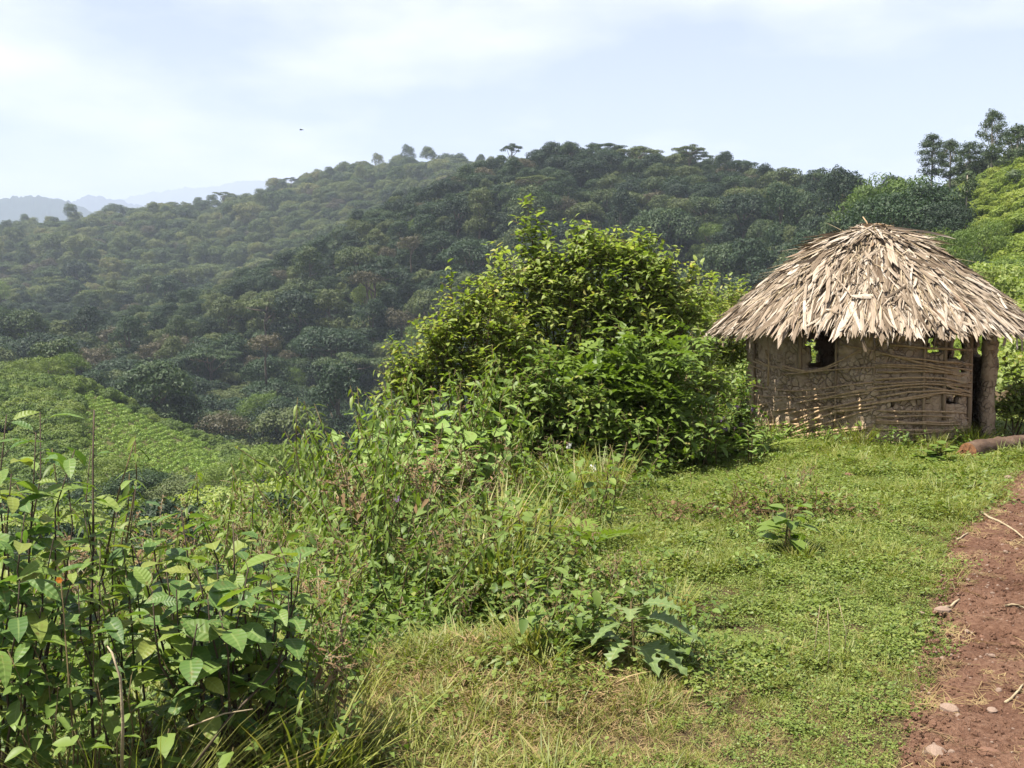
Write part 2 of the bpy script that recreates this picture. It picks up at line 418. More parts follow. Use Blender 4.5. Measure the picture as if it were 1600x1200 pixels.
M['far_hill'] = dirt_mat('wooded_far_hill', [(0.34, G(0.015, 0.028, 0.02)), (0.5, G(0.022, 0.04, 0.026)), (0.68, G(0.035, 0.052, 0.032))], 0.01)

# ------------------------------------------------------------------ helpers: meshes
def mesh_of(name, V, F, tint=None, mat=None, smooth=True, attrs=None):
    V = np.asarray(V, np.float32).reshape(-1, 3)
    F = np.asarray(F, np.int32)
    k = F.shape[1]
    me = bpy.data.meshes.new(name)
    me.vertices.add(len(V)); me.vertices.foreach_set('co', V.ravel())
    me.loops.add(F.size); me.loops.foreach_set('vertex_index', F.ravel())
    me.polygons.add(len(F)); me.polygons.foreach_set('loop_start', np.arange(0, F.size, k, dtype=np.int32))
    me.update(calc_edges=True)
    me.polygons.foreach_set('use_smooth', np.full(len(F), smooth))
    if tint is not None:
        a = me.attributes.new('tint', 'FLOAT', 'POINT'); a.data.foreach_set('value', np.asarray(tint, np.float32))
    for nm, v in (attrs or {}).items():
        v = np.asarray(v, np.float32)
        if v.ndim == 1:
            a = me.attributes.new(nm, 'FLOAT', 'POINT'); a.data.foreach_set('value', v)
        else:
            a = me.attributes.new(nm, 'FLOAT_VECTOR', 'POINT'); a.data.foreach_set('vector', v.ravel())
    if mat is not None: me.materials.append(M[mat] if isinstance(mat, str) else mat)
    return me

def tag(o, label=None, cat=None, group=None, kind=None):
    if label: o['label'] = label
    if cat: o['category'] = cat
    if group: o['group'] = group
    if kind: o['kind'] = kind
    return o

def link(name, me, parent=None, loc=None, mw=None):
    o = bpy.data.objects.new(name, me)
    COL.objects.link(o)
    if parent is not None: o.parent = parent
    if loc is not None: o.location = loc
    if mw is not None: o.matrix_basis = mw
    return o

def empty(name, loc=(0, 0, 0), rz=0.0, sc=1.0):
    o = bpy.data.objects.new(name, None)
    o.empty_display_size = 0.2
    COL.objects.link(o)
    o.location = loc; o.rotation_euler = (0, 0, rz); o.scale = (sc, sc, sc)
    return o

def copy_tree(o, parent=None):
    c = o.copy(); COL.objects.link(c); c.parent = parent
    for ch in CH.get(o.name, []):
        copy_tree(ch, c)
    return c
CH = {}
def note_children(root):
    CH[root.name] = list(root.children)
    for c in root.children: note_children(c)

class Geo:
    """collects triangles with a tint per vertex"""
    def __init__(s): s.V, s.F, s.T, s.n = [], [], [], 0
    def add(s, V, F, T=0.5):
        V = np.asarray(V, float).reshape(-1, 3); F = np.asarray(F, int).reshape(-1, 3)
        s.V.append(V); s.F.append(F + s.n); s.n += len(V)
        s.T.append(np.broadcast_to(np.asarray(T, float), (len(V),)))
    def arrays(s): return np.concatenate(s.V), np.concatenate(s.F), np.concatenate(s.T)
    def mesh(s, name, mat, smooth=True):
        V, F, T = s.arrays()
        return mesh_of(name, V, F, T, mat, smooth)
    def build(s, name, mat, parent=None, smooth=True): return link(name, s.mesh(name, mat, smooth), parent)

def tube(pts, rad, sides=5):
    pts = np.asarray(pts, float); n = len(pts)
    rad = np.broadcast_to(np.asarray(rad, float), (n,))
    tan = norm(np.gradient(pts, axis=0))
    ref = np.array([0.31, 0.17, 0.93]) if abs(tan[0][2]) < 0.9 else np.array([0.9, 0.2, 0.1])
    a = norm(np.cross(tan, ref)); b = np.cross(tan, a)
    th = np.arange(sides) * 2 * math.pi / sides
    V = pts[:, None, :] + rad[:, None, None] * (np.cos(th)[None, :, None] * a[:, None, :] + np.sin(th)[None, :, None] * b[:, None, :])
    V = V.reshape(-1, 3)
    F = []
    for i in range(n - 1):
        for k in range(sides):
            p, q = i * sides + k, i * sides + (k + 1) % sides
            F += [(p, q, q + sides), (p, q + sides, p + sides)]
    for k in range(1, sides - 1):
        F.append((0, k + 1, k)); o = (n - 1) * sides; F.append((o, o + k, o + k + 1))
    return V, np.array(F)

# leaf templates: axis +Y, length 1, normal +Z
def leaf_rows(ts, ws, droop=0.25, fold=0.3, corr=0.0):
    V = [(0, 0, 0)]; mid = [0.0]
    for i, (t, w) in enumerate(zip(ts, ws)):
        zc = -droop * t * t + (corr if i % 2 else -corr)
        V += [(-w / 2, t, zc + fold * w / 2), (0, t, zc), (w / 2, t, zc + fold * w / 2)]; mid += [1, 0, 1]
    V.append((0, 1, -droop)); mid.append(0)
    F = [(0, 2, 1), (0, 3, 2)]
    n = len(ts)
    for i in range(n - 1):
        a = 1 + i * 3; b = a + 3
        F += [(a, a + 1, b + 1), (a, b + 1, b), (a + 1, a + 2, b + 2), (a + 1, b + 2, b + 1)]
    a = 1 + (n - 1) * 3; e = len(V) - 1
    F += [(a, a + 1, e), (a + 1, a + 2, e)]
    return np.array(V, float), np.array(F), np.array(mid, float)
LEAF4 = leaf_rows([0.45], [0.55], 0.2, 0.35)[:2]
LEAF8 = leaf_rows([0.25, 0.65], [0.5, 0.44], 0.25, 0.3)[:2]
LANCE = leaf_rows([0.3, 0.65], [0.24, 0.2], 0.45, 0.3)[:2]
BLADE = (np.array([(-.5, 0, 0), (.5, 0, 0), (-.42, .4, .0), (.42, .4, .0), (-.26, .75, 0), (.26, .75, 0), (0, 1, 0)], float), np.array([(0, 1, 3), (0, 3, 2), (2, 3, 5), (2, 5, 4), (4, 5, 6)]))
ROUND = leaf_rows([0.2, 0.6, 0.9], [0.7, 0.95, 0.5], 0.15, 0.15)[:2]
def pinnate(n, length_w=0.32, leaflet=LEAF4, droop=0.3, taper=True):
    g = Geo()
    for i in range(n):
        t = 0.15 + 0.8 * i / (n - 1)
        L = length_w * (math.sin(math.pi * (0.18 + 0.8 * t)) if taper else 1.0)
        for sgn in (-1, 1):
            V, F = leaflet
            V = V * L
            ang = sgn * R(62 - 18 * t)
            c, s = math.cos(ang), math.sin(ang)
            W = np.stack([V[:, 0] * c + V[:, 1] * s, -V[:, 0] * s + V[:, 1] * c, V[:, 2]], 1)
            g.add(W + np.array([0, t, -droop * t * t]), F)
    V, F = leaflet; L = length_w * 0.8
    g.add(V * L + np.array([0, 0.95, -droop * 0.9]), F)
    ts = np.linspace(0, 1, 5)
    g.add(*tube(np.stack([0 * ts, ts, -droop * ts * ts], 1), np.linspace(0.012, 0.005, 5), 3))
    return g.arrays()[:2]
PINN = pinnate(5, 0.36)
FERN = pinnate(13, 0.30, leaf_rows([0.4], [0.22], 0.1, 0.2)[:2], 0.42)

def frames(d, up):
    d = norm(d); x = norm(np.cross(d, up)); z = np.cross(x, d)
    return np.stack([x, d, z], -1)      # columns = local axes

def stamp(g, tmpl, P, D, U, S, T, width=None):
    V, F = tmpl
    P = np.asarray(P, float); n = len(P)
    if n == 0: return
    Rm = frames(np.asarray(D, float), np.asarray(U, float))
    S = np.broadcast_to(np.asarray(S, float), (n,))
    Vs = V[None] * S[:, None, None]
    if width is not None: Vs = Vs * np.stack([np.broadcast_to(width, (n,)), np.ones(n), np.ones(n)], -1)[:, None, :]
    W = np.einsum('nij,nkj->nki', Rm, Vs) + P[:, None, :]
    FF = F[None] + (np.arange(n) * len(V))[:, None, None]
    g.add(W.reshape(-1, 3), FF.reshape(-1, 3), np.repeat(np.asarray(T, float), len(V)))

def wander(rng, p, d, L, n, wob=0.25, up=0.0):
    pts = [np.array(p, float)]; d = norm(d)
    for i in range(n):
        d = norm(d + rng.normal(0, wob, 3) / math.sqrt(n) + np.array([0, 0, up / n]))
        pts.append(pts[-1] + d * L / n)
    return np.array(pts)

def along(pts, ds, t0=0.0):
    seg = np.linalg.norm(np.diff(pts, axis=0), axis=1); cum = np.r_[0, np.cumsum(seg)]
    s = np.arange(cum[-1] * t0, cum[-1], ds)
    P = np.stack([np.interp(s, cum, pts[:, k]) for k in range(3)], 1)
    T = norm(np.stack([np.interp(s, cum, np.gradient(pts[:, k])) for k in range(3)], 1))
    return P, T, s / cum[-1]

def leaves_on(rng, pts, ds, t0=0.1, out=0.8, lift=0.15, whorl=2.4):
    """leaf positions, directions, up vectors along a twig"""
    P, T, u = along(pts, ds, t0)
    n = len(P)
    if n == 0: return np.zeros((0, 3)), np.zeros((0, 3)), np.zeros((0, 3)), u
    a = rng.uniform(0, 6.28) + np.arange(n) * whorl + rng.normal(0, 0.3, n)
    rad = np.stack([np.cos(a), np.sin(a), 0 * a], 1)
    rad = rad - T * np.sum(rad * T, 1, keepdims=True)
    D = norm(T * (1 - out) + norm(rad) * out + np.array([0, 0, lift]) + rng.normal(0, 0.18, (n, 3)))
    U = norm(np.array([0, 0, 1.0]) + rng.normal(0, 0.28, (n, 3)))
    return P, D, U, u

# ------------------------------------------------------------------ SETTING: ground, hills, track
def grid_mesh(name, X, Y, Zv, mat, smooth=True):
    ny, nx = X.shape
    V = np.stack([X, Y, Zv], -1).reshape(-1, 3)
    i = np.arange(ny * nx).reshape(ny, nx)
    F = np.stack([i[:-1, :-1], i[:-1, 1:], i[1:, 1:], i[1:, :-1]], -1).reshape(-1, 4)
    return mesh_of(name, V, F, None, mat, smooth)

xs = np.r_[np.arange(-26, -6, 0.5), np.arange(-6, 9, 0.07), np.arange(9, 26.1, 0.5)]
ys = np.r_[np.arange(-14, 1, 0.5), np.arange(1, 15, 0.07), np.arange(15, 34.1, 0.4)]
X, Y = np.meshgrid(xs, ys)
tag(link('ground', grid_mesh('ground', X, Y, Z(X, Y), 'soil')), kind='structure')

# hillsides out to the wooded ridges
az = np.radians(np.linspace(-62, 62, 420))
rr = np.exp(np.linspace(math.log(24), math.log(2200), 200))
A, RR = np.meshgrid(az, rr)
X, Y = RR * np.sin(A), RR * np.cos(A)
Zh = Z(X, Y) - 1.2 * sstep(36, 25, RR)
hs = grid_mesh('hillside', X, Y, Zh, 'slope')
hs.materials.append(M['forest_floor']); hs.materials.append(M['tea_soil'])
pxh = 800 + FPX * X / Y; dh = Y
krh = np.stack([np.interp(pxh, _kp, _kr[:, k]) for k in range(8)])
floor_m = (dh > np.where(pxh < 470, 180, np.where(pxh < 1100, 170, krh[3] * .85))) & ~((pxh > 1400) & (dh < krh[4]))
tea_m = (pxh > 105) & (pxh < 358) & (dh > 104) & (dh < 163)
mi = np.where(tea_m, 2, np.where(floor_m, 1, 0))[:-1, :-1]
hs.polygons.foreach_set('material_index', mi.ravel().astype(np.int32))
tag(link('hillside', hs), kind='structure')

# far ridges fading into the haze: (name, distance, silhouette in photo pixels, tree lumps)
def ridge(r, prof, seed, lump):
    pxs = np.linspace(-900, 2500, 1700)
    yp = np.interp(pxs, [p[0] for p in prof], [p[1] for p in prof])
    a = np.arctan((pxs - 800) / FPX)
    crest = EYE + (HOR - yp) * r / FPX
    rows = []
    for k, t in enumerate(np.linspace(0, 1, 26)):
        rad = (r - 0.22 * r * (1 - t)) if k < 25 else r * 1.04
        zz = -60 + (crest + 60) * (t ** 1.2 if k < 25 else 0.8)
        x, y = rad * np.tan(a), np.full_like(a, rad)
        zz = zz + fbm(x / (r * .05), y / (r * .05), seed) * r * 0.010 * min(1, 2 * (1 - t) + .12) + (np.abs(fbm(x / lump, y / lump, seed + 4, 3)) - .2) * lump * 0.7
        rows.append(np.stack([x, y, zz], -1))
    Vv = np.array(rows)
    return grid_mesh('hill', Vv[..., 0], Vv[..., 1], Vv[..., 2], 'far_hill')
tag(link('hill', ridge(4200, [(-900, 250), (-300, 290), (0, 302), (70, 300), (110, 308), (150, 325), (200, 345), (300, 380), (2500, 400)], 31, 34)), kind='structure')
tag(link('hill', ridge(7000, [(-900, 290), (0, 320), (100, 318), (140, 301), (190, 306), (240, 320), (340, 340), (800, 330), (2500, 360)], 37, 52)), kind='structure')
tag(link('hill', ridge(11000, [(-900, 280), (0, 320), (150, 312), (230, 297), (290, 287), (350, 284), (385, 276), (430, 277), (520, 290), (700, 300), (1300, 288), (1380, 285), (2500, 300)], 41, 74)), kind='structure')

# dirt track
ys = np.r_[np.arange(-8, 2, 0.1), np.arange(2, 9, .028), np.arange(9, 20, .06)]
us = np.r_[np.linspace(-0.12, 1.4, 50), np.linspace(1.44, 3.4, 45)]
U_, Y = np.meshgrid(us, ys)
X = road_x(Y) + 0.10 * fbm(Y * 1.3, Y * 0 + 2, 21) + 0.05 * fbm(Y * 6, Y * 0 + 5, 22) + U_
lum = 0.030 * fbm(X * 2.4, Y * 2.4, 51) + 0.034 * np.abs(fbm(X * 9, Y * 9, 52)) + 0.016 * fbm(X * 24, Y * 24, 53)
Zt = Z(X, Y) + sstep(-0.12, 0.10, U_) * sstep(3.4, 3.1, U_) * (0.030 + np.maximum(lum, -0.02)) - 0.025 * (1 - sstep(-0.12, 0.06, U_)) - 0.03 * sstep(3.2, 3.4, U_)
def Ztrack(x, y):
    x = np.asarray(x, float); y = np.asarray(y, float)
    l = 0.030 * fbm(x * 2.4, y * 2.4, 51) + 0.034 * np.abs(fbm(x * 9, y * 9, 52))
    return Z(x, y) + 0.030 + np.maximum(l, -0.02)
tag(link('dirt_track', grid_mesh('dirt_track', X, Y, Zt, 'dirt')), kind='structure')

# hazy air
def haze_box():
    b = [(-16000, -60, -240), (16000, 12000, 1640)]
    V = [(x, y, z) for x in (b[0][0], b[1][0]) for y in (b[0][1], b[1][1]) for z in (b[0][2], b[1][2])]
    F = [(0, 1, 3, 2), (4, 6, 7, 5), (0, 4, 5, 1), (2, 3, 7, 6), (0, 2, 6, 4), (1, 5, 7, 3)]
    t = NT('hazy_air')
    v = t.n('ShaderNodeVolumePrincipled')
    v.inputs['Color'].default_value = (0.67, 0.755, 0.955, 1)
    v.inputs['Density'].default_value = 0.00019
    v.inputs['Anisotropy'].default_value = 0.0
    t.l(v.outputs[0], t.out.inputs['Volume'])
    tag(link('haze', mesh_of('haze', V, np.array(F), None, t.m, False)), 'pale blue haze hanging over the valley and far hills', 'haze', kind='stuff')
haze_box()

# ------------------------------------------------------------------ TREES
def crown_geo(rng, lobes, nleaf, size, tmpl=LEAF4, flat=0.0, shell=0.35):
    """lobes: (x,y,z,rx,ry,rz); leaves sit in the outer shell of each lobe, facing outwards"""
    g = Geo()
    area = np.array([l[3] * l[4] + l[3] * l[5] for l in lobes]); cnt = (nleaf * area / area.sum()).astype(int) + 1
    L = np.array(lobes, float)
    for l, c in zip(L, cnt):
        d = norm(rng.normal(0, 1, (c, 3))); d[:, 2] = np.where(d[:, 2] < -0.6, -d[:, 2], d[:, 2])
        rad = 1 - shell * rng.random(c) ** 2
        bump = 1 + 0.22 * vnoise(d[:, 0] * 3 + l[0], d[:, 1] * 3 + d[:, 2] * 3 + l[1], int(l[0] * 7) % 97)
        P = l[:3] + d * l[3:] * (rad * bump)[:, None]
        N = norm(d / l[3:] + rng.normal(0, 0.35, (c, 3)) / l[3:].mean() + np.array([0, 0, flat]))
        tang = norm(np.cross(N, norm(rng.normal(0, 1, (c, 3)))))
        D = norm(tang + np.array([0, 0, -0.25]))
        # leaf-up vector is the outward normal
        tint = np.clip(0.5 + 0.32 * rng.normal(0, 1, c) * 0.6 + 0.25 * vnoise(P[:, 0] * .7, P[:, 1] * .7 + P[:, 2] * .5, 9), 0, 1)
        stamp(g, tmpl, P, D, N, size * rng.uniform(0.6, 1.3, c), tint)
    return g

def dome_lobes(rng, n, rx, rz, z0, rl):
    out = []
    for i in range(n):
        a = i * 2.4 + rng.uniform(-.3, .3); q = math.sqrt((i + .5) / n)
        h = math.sqrt(max(0, 1 - q * q * 0.9))
        r = rl * rng.uniform(0.75, 1.25)
        out.append((rx * q * math.cos(a), rx * q * math.sin(a), z0 + rz * h * rng.uniform(.8, 1.1), r, r, r * rng.uniform(.7, .95)))
    return out

def trunk_geo(rng, lobes, H, r, lean=0.3, nl=7, straight=False):
    g = Geo()
    top = np.array([rng.normal(0, lean), rng.normal(0, lean), H])
    ts = np.linspace(0, 1, 6)
    pts = np.stack([top * t for t in ts]) + np.r_[[np.zeros(3)], rng.normal(0, 0.0 if straight else .18, (5, 3)) * [1, 1, 0]]
    pts[0, 2] = -1.5
    g.add(*tube(pts, r * (1 - 0.6 * ts), 7))
    for l in [lobes[i] for i in np.linspace(0, len(lobes) - 1, min(nl, len(lobes))).astype(int)]:
        s = pts[rng.integers(3, 6)]
        m = (s + np.array(l[:3])) / 2 + np.array([0, 0, -.2 * H / 10])
        g.add(*tube([s, m, l[:3]], [r * .42, r * .28, r * .1], 5))
    return g

PROTO = {}
def proto_tree(key, kind, seed):
    rng = np.random.default_rng(seed)
    bark = 'bark'
    if kind == 'round':
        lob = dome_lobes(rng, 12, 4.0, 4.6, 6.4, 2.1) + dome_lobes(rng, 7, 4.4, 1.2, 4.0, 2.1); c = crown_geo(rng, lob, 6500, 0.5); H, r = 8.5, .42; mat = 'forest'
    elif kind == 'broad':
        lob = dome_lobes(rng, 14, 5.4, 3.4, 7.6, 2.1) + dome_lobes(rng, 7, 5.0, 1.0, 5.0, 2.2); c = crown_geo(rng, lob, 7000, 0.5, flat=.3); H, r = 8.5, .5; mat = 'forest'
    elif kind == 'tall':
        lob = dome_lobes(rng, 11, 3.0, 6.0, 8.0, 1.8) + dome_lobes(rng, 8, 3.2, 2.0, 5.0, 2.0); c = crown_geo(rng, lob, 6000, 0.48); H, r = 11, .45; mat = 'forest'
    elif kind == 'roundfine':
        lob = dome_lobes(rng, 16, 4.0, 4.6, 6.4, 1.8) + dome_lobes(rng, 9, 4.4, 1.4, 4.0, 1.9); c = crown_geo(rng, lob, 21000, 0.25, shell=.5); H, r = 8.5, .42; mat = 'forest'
    elif kind == 'light':
        lob = dome_lobes(rng, 12, 3.4, 3.6, 4.5, 1.5); c = crown_geo(rng, lob, 3200, 0.42, LANCE); H, r = 6, .25; mat = 'forest_light'
    elif kind == 'brown':
        lob = dome_lobes(rng, 13, 3.8, 3.8, 6.5, 1.6); c = crown_geo(rng, lob, 2200, 0.42); H, r = 8, .35; mat = 'forest_brown'
    elif kind == 'flat':
        lob = []
        for i in range(13):
            a = i * 2.4; q = 6.8 * math.sqrt((i + .5) / 13)
            rr_ = rng.uniform(1.5, 2.6)
            lob.append((q * math.cos(a), q * math.sin(a), 12.5 + rng.uniform(-.9, .9) - .05 * q, rr_, rr_, .5))
        c = crown_geo(rng, lob, 3200, 0.5, flat=.8, shell=.6); H, r = 10.5, .45; mat = 'forest'
    elif kind == 'euca':
        lob = []
        for i in range(26):
            z = 8.2 + 8.2 * i / 25; w = 2.0 * math.sin(math.pi * (0.10 + 0.84 * i / 25)); a = i * 2.4
            lob.append((w * math.cos(a) * rng.uniform(.5, 1), w * math.sin(a) * rng.uniform(.5, 1), z + rng.uniform(-.5, .5), rng.uniform(.7, 1.15), rng.uniform(.7, 1.15), rng.uniform(.7, 1.0)))
        c = crown_geo(rng, lob, 4200, 0.42, LANCE, shell=.9); H, r = 16.0, .20; mat = 'euca'; bark = 'pale_bark'
    elif kind == 'young':
        lob = [(rng.uniform(-.7, .7), rng.uniform(-.7, .7), 6.8 + i * .45, .8, .8, .6) for i in range(6)]
        c = crown_geo(rng, lob, 500, 0.5, LANCE, shell=.8); H, r = 9.0, .11; mat = 'euca'; bark = 'pale_bark'
    elif kind == 'fine':
        lob = dome_lobes(rng, 16, 1.5, 1.2, 0.45, 0.55); c = crown_geo(rng, lob, 7000, 0.125, LEAF4, shell=.6); H, r = 1.0, .05; mat = 'shrub'
    elif kind == 'bush':
        lob = dome_lobes(rng, 14, 1.5, 1.2, 0.45, 0.62); c = crown_geo(rng, lob, 2600, 0.26, LEAF4); H, r = 1.0, .07; mat = 'forest_light'
    tr = trunk_geo(rng, lob, H, r, 0.05 if kind in ('euca', 'young') else .3, 3 if kind == 'young' else 8, kind in ('euca', 'young'))
    PROTO[key] = (tr.mesh('trunk', bark), c.mesh('crown', mat), kind)
for k, (kind, sd) in enumerate([('round', 1), ('round', 2), ('round', 11), ('broad', 3), ('broad', 4), ('tall', 5), ('tall', 6), ('flat', 7), ('flat', 8), ('light', 9), ('light', 10), ('brown', 12), ('euca', 13), ('euca', 14), ('young', 15), ('bush', 16), ('bush', 17), ('fine', 18), ('fine', 19), ('roundfine', 20), ('roundfine', 21)]):
    proto_tree(f'{kind}{sd}', kind, sd)
ROUND_K = ['round1', 'round2', 'round11', 'broad3', 'broad4', 'tall5', 'tall6']

def place_tree(name, key, p, s, rz, label, cat='tree', group=None, zs=1.0):
    o = empty(name, p, rz); o.scale = (s, s, s * zs)
    tr, cr, kind = PROTO[key]
    link('stem' if kind in ('bush', 'fine') else 'trunk', tr, o)
    link('foliage' if kind in ('bush', 'fine') else 'crown', cr, o)
    return tag(o, label, cat, group)

# singled-out trees along the skyline and slopes (photo pixel of the top, distance, height)
def tree_px(name, key, px, ytop, d, label, cat='tree', group=None, h=None, rz=0.0, wide=1.0):
    """stand a tree on the terrain so that its crown reaches photo height ytop"""
    top = at(px, ytop, d)
    z0 = float(Z(top[0], top[1])) - 0.2
    full = {'round': 13.3, 'broad': 12.6, 'tall': 15.8, 'light': 9.4, 'brown': 11.6, 'flat': 13.6, 'euca': 17.2, 'young': 9.8, 'bush': 2.2, 'fine': 2.2, 'roundfine': 13.3}[PROTO[key][2]]
    H = max(top[2] - z0, 1.0) if h is None else h
    s = H / full
    o = place_tree(name, key, (top[0], top[1], z0 if h is None else top[2] - h), s * wide, rz, label, cat, group, 1 / wide)
    return o
TAKEN = []
def solo(*a, **k):
    o = tree_px(*a, **k); TAKEN.append((o.location.x, o.location.y, 4.0 * o.scale[0])); return o

solo('eucalyptus_tree', 'euca13', 1552, 166, 168, 'tallest slender eucalyptus standing alone on the right-hand skyline', h=17, wide=1.05)
solo('eucalyptus_tree', 'euca14', 1457, 206, 190, 'pale open-crowned eucalyptus at the left end of the skyline row', h=15, wide=1.5)
solo('eucalyptus_tree', 'euca13', 1486, 214, 185, 'second eucalyptus from the left in the skyline row', h=14, rz=1.2, wide=1.4)
solo('eucalyptus_tree', 'euca14', 1516, 218, 180, 'bushy eucalyptus left of the tallest slender one', h=14, rz=2.2, wide=1.6)
solo('eucalyptus_tree', 'euca13', 1592, 190, 150, 'large dense eucalyptus cut by the right edge of the picture', h=16, rz=.6, wide=1.7)
solo('eucalyptus_tree', 'euca14', 1612, 215, 135, 'lower eucalyptus at the right edge in front of the dense one', h=14, rz=2.6, wide=1.5)
solo('young_tree', 'young15', 1512, 262, 120, 'thin young tree with a long bare trunk on the bright slope', h=10.5, wide=1.1)
solo('young_tree', 'young15', 1596, 262, 118, 'thin young tree at the right edge of the bright slope', h=9.5, rz=2.0, wide=1.3)
solo('broad_tree', 'roundfine20', 1425, 262, 128, 'big dark spreading tree behind the right side of the thatched roof', h=19, wide=1.15)
solo('broad_tree', 'roundfine21', 1480, 300, 120, 'olive green tree right of the big dark one behind the roof', h=13, wide=.9)
solo('broad_tree', 'light9', 1395, 275, 150, 'pale leafy tree with gaps left of the big dark tree', h=14, wide=1.2)
solo('flat_topped_tree', 'flat7', 1300, 268, 290, 'small flat-topped tree in the saddle above the roof', h=14, wide=.7)
solo('flat_topped_tree', 'flat8', 1078, 226, 385, 'dark flat-topped tree with a long side limb on the hill crest', h=16, wide=.75)
solo('flat_topped_tree', 'flat7', 1000, 231, 392, 'wide umbrella-shaped tree on the crest left of the flat-topped tree', h=15, wide=1.1)
solo('flat_topped_tree', 'flat8', 955, 236, 398, 'layered flat tree on the crest beside the umbrella-shaped tree', h=14, rz=1.4, wide=.8)
solo('flat_topped_tree', 'flat7', 350, 300, 970, 'flat-topped tree on the left ridge near the blue hills', h=17, rz=.5, wide=1.1)
solo('flat_topped_tree', 'flat8', 455, 277, 985, 'spreading tree standing out on the left ridge skyline', h=17, wide=.9)
solo('flat_topped_tree', 'flat7', 800, 226, 400, 'star-shaped dark tree at the left end of the central crest', h=13, rz=2.0, wide=.6)
solo('broad_tree', 'round1', 862, 217, 400, 'tall round tree on the highest point of the central crest', h=16, wide=.85)
solo('broad_tree', 'round11', 890, 216, 396, 'domed tree right beside the tall round tree on the crest', h=16, rz=1.0, wide=.8)
solo('broad_tree', 'tall5', 1132, 234, 360, 'upright pointed tree on the crest right of the flat-topped tree', h=16, wide=.9)
solo('broad_tree', 'round2', 1222, 256, 330, 'large rounded dark tree on the crest left of the saddle', h=17, wide=1.1)
solo('bare_tree', 'brown12', 642, 366, 330, 'pale thin-crowned brownish tree on the dark central slope', h=12, wide=1.0)
solo('bare_tree', 'brown12', 575, 420, 300, 'rusty brown tree low on the dark central slope', h=12, rz=1.6, wide=1.1)
solo('broad_tree', 'broad4', 1040, 328, 300, 'broad olive crown bulging from the slope right of the tall shrub', h=16, wide=1.1)
solo('broad_tree', 'light10', 410, 612, 205, 'pale grey-green tree at the foot of the forest beyond the tea', h=12, wide=1.1)
solo('bare_tree', 'brown12', 415, 520, 250, 'pale dead-looking flat crown above the tea spur', h=11, rz=.7, wide=1.0)

# the forest: scattered over the slopes
rng = np.random.default_rng(77)
pts = []
N = 52000
a = np.radians(rng.uniform(-36, 24, N)); r = np.sqrt(rng.uniform(150 ** 2, 1280 ** 2, N))
fx, fy = r * np.sin(a), r * np.cos(a)
px = 800 + FPX * fx / fy
d = fy
kr = np.stack([np.interp(px, _kp, _kr[:, k]) for k in range(8)])
inner = np.where(px < 470, 196, np.where(px < 1100, 185, kr[3] * 0.9))
inner = np.where(px > 1380, kr[3] * 1.25, inner)
ok = (d > inner) & ~((px > 1485) & (px < 2600) & (d < kr[4] * 1.02)) & (d < kr[6] * 1.08)
ok &= ~((px > 1250) & (d > kr[4] * 1.25))
ok &= ~((px > 840) & (d > kr[5]))
ok &= ~((px > 1395) & (px < 2600))
fx, fy, d, px = fx[ok], fy[ok], d[ok], px[ok]
cell = {}
keep = []
for i in range(len(fx)):
    sp_ = 7.2 if d[i] < 450 else 9.5
    key = (int(fx[i] // sp_), int(fy[i] // sp_))
    bad = False
    for dx_ in (-1, 0, 1):
        for dy_ in (-1, 0, 1):
            for j in cell.get((key[0] + dx_, key[1] + dy_, sp_), ()):
                if (fx[j] - fx[i]) ** 2 + (fy[j] - fy[i]) ** 2 < (sp_ * .92) ** 2: bad = True
    if bad: continue
    if any((fx[i] - t[0]) ** 2 + (fy[i] - t[1]) ** 2 < (t[2] * .8) ** 2 for t in TAKEN): continue
    cell.setdefault(key + (sp_,), []).append(i); keep.append(i)
fx, fy, d, px = fx[keep], fy[keep], d[keep], px[keep]
fz = Z(fx, fy)
fs = rng.uniform(0.55, 1.3, len(fx)) * np.where(rng.random(len(fx)) < .15, 1.3, 1.0) * np.where(d > 600, 1.15, 1.0)
fzs = rng.uniform(.78, 1.25, len(fx))
k4 = np.interp(px, _kp, _kr[:, 4])
fs = np.where(np.abs(d - k4) < 75, np.minimum(fs, 1.0) * .95, fs); fzs = np.where(np.abs(d - k4) < 75, np.minimum(fzs, 1.0), fzs)
frz = rng.uniform(0, 6.28, len(fx))
tx, ty = px_of(np.stack([fx, fy, fz + 10 * fs], 1))
fg = np.interp(tx, [0, 120, 130, 340, 420, 560, 640, 780, 830, 1000, 1100, 1160, 1250, 1380, 1500, 1600], [600, 605, 640, 700, 700, 640, 600, 430, 400, 420, 490, 470, 420, 360, 420, 520])
vis = (tx > -10) & (tx < 1610) & (ty < fg)
score = np.where(vis, fs / d, 0)
order = np.argsort(-score)
solo_i = set(order[:290].tolist())
kinds_all = ROUND_K
kidx = rng.integers(0, len(ROUND_K), len(fx))
kidx = np.where(rng.random(len(fx)) < .05, 7, kidx)          # a few flat-topped
kidx = np.where(rng.random(len(fx)) < .045, 8, kidx)         # a few dry brown
kidx = np.where(rng.random(len(fx)) < .03, 9, kidx)          # a few bright
FK = ROUND_K + ['flat8', 'brown12', 'light9']
def zone(px_):
    return 'farleft' if px_ < 190 else 'left' if px_ < 470 else 'spur' if px_ < 700 else 'middle' if px_ < 1000 else 'east' if px_ < 1180 else 'right'
ZT = {'farleft': 'forest slope at the far left', 'left': 'forest slope beyond the tea field', 'spur': 'dark spur left of the tall shrub', 'middle': 'dark hillside behind the tall shrub', 'east': 'dark hillside between tall shrub and roof', 'right': 'wooded slope above the hut roof'}
KT = {'round': 'round-crowned green tree', 'broad': 'broad-crowned green tree', 'tall': 'tall oval-crowned green tree', 'flat': 'flat-topped forest tree', 'brown': 'brownish dry forest tree', 'light': 'bright yellow-green forest tree'}
def hi(y_): return 'high on' if y_ < 360 else 'halfway up' if y_ < 440 else 'low on' if y_ < 530 else 'at the foot of'
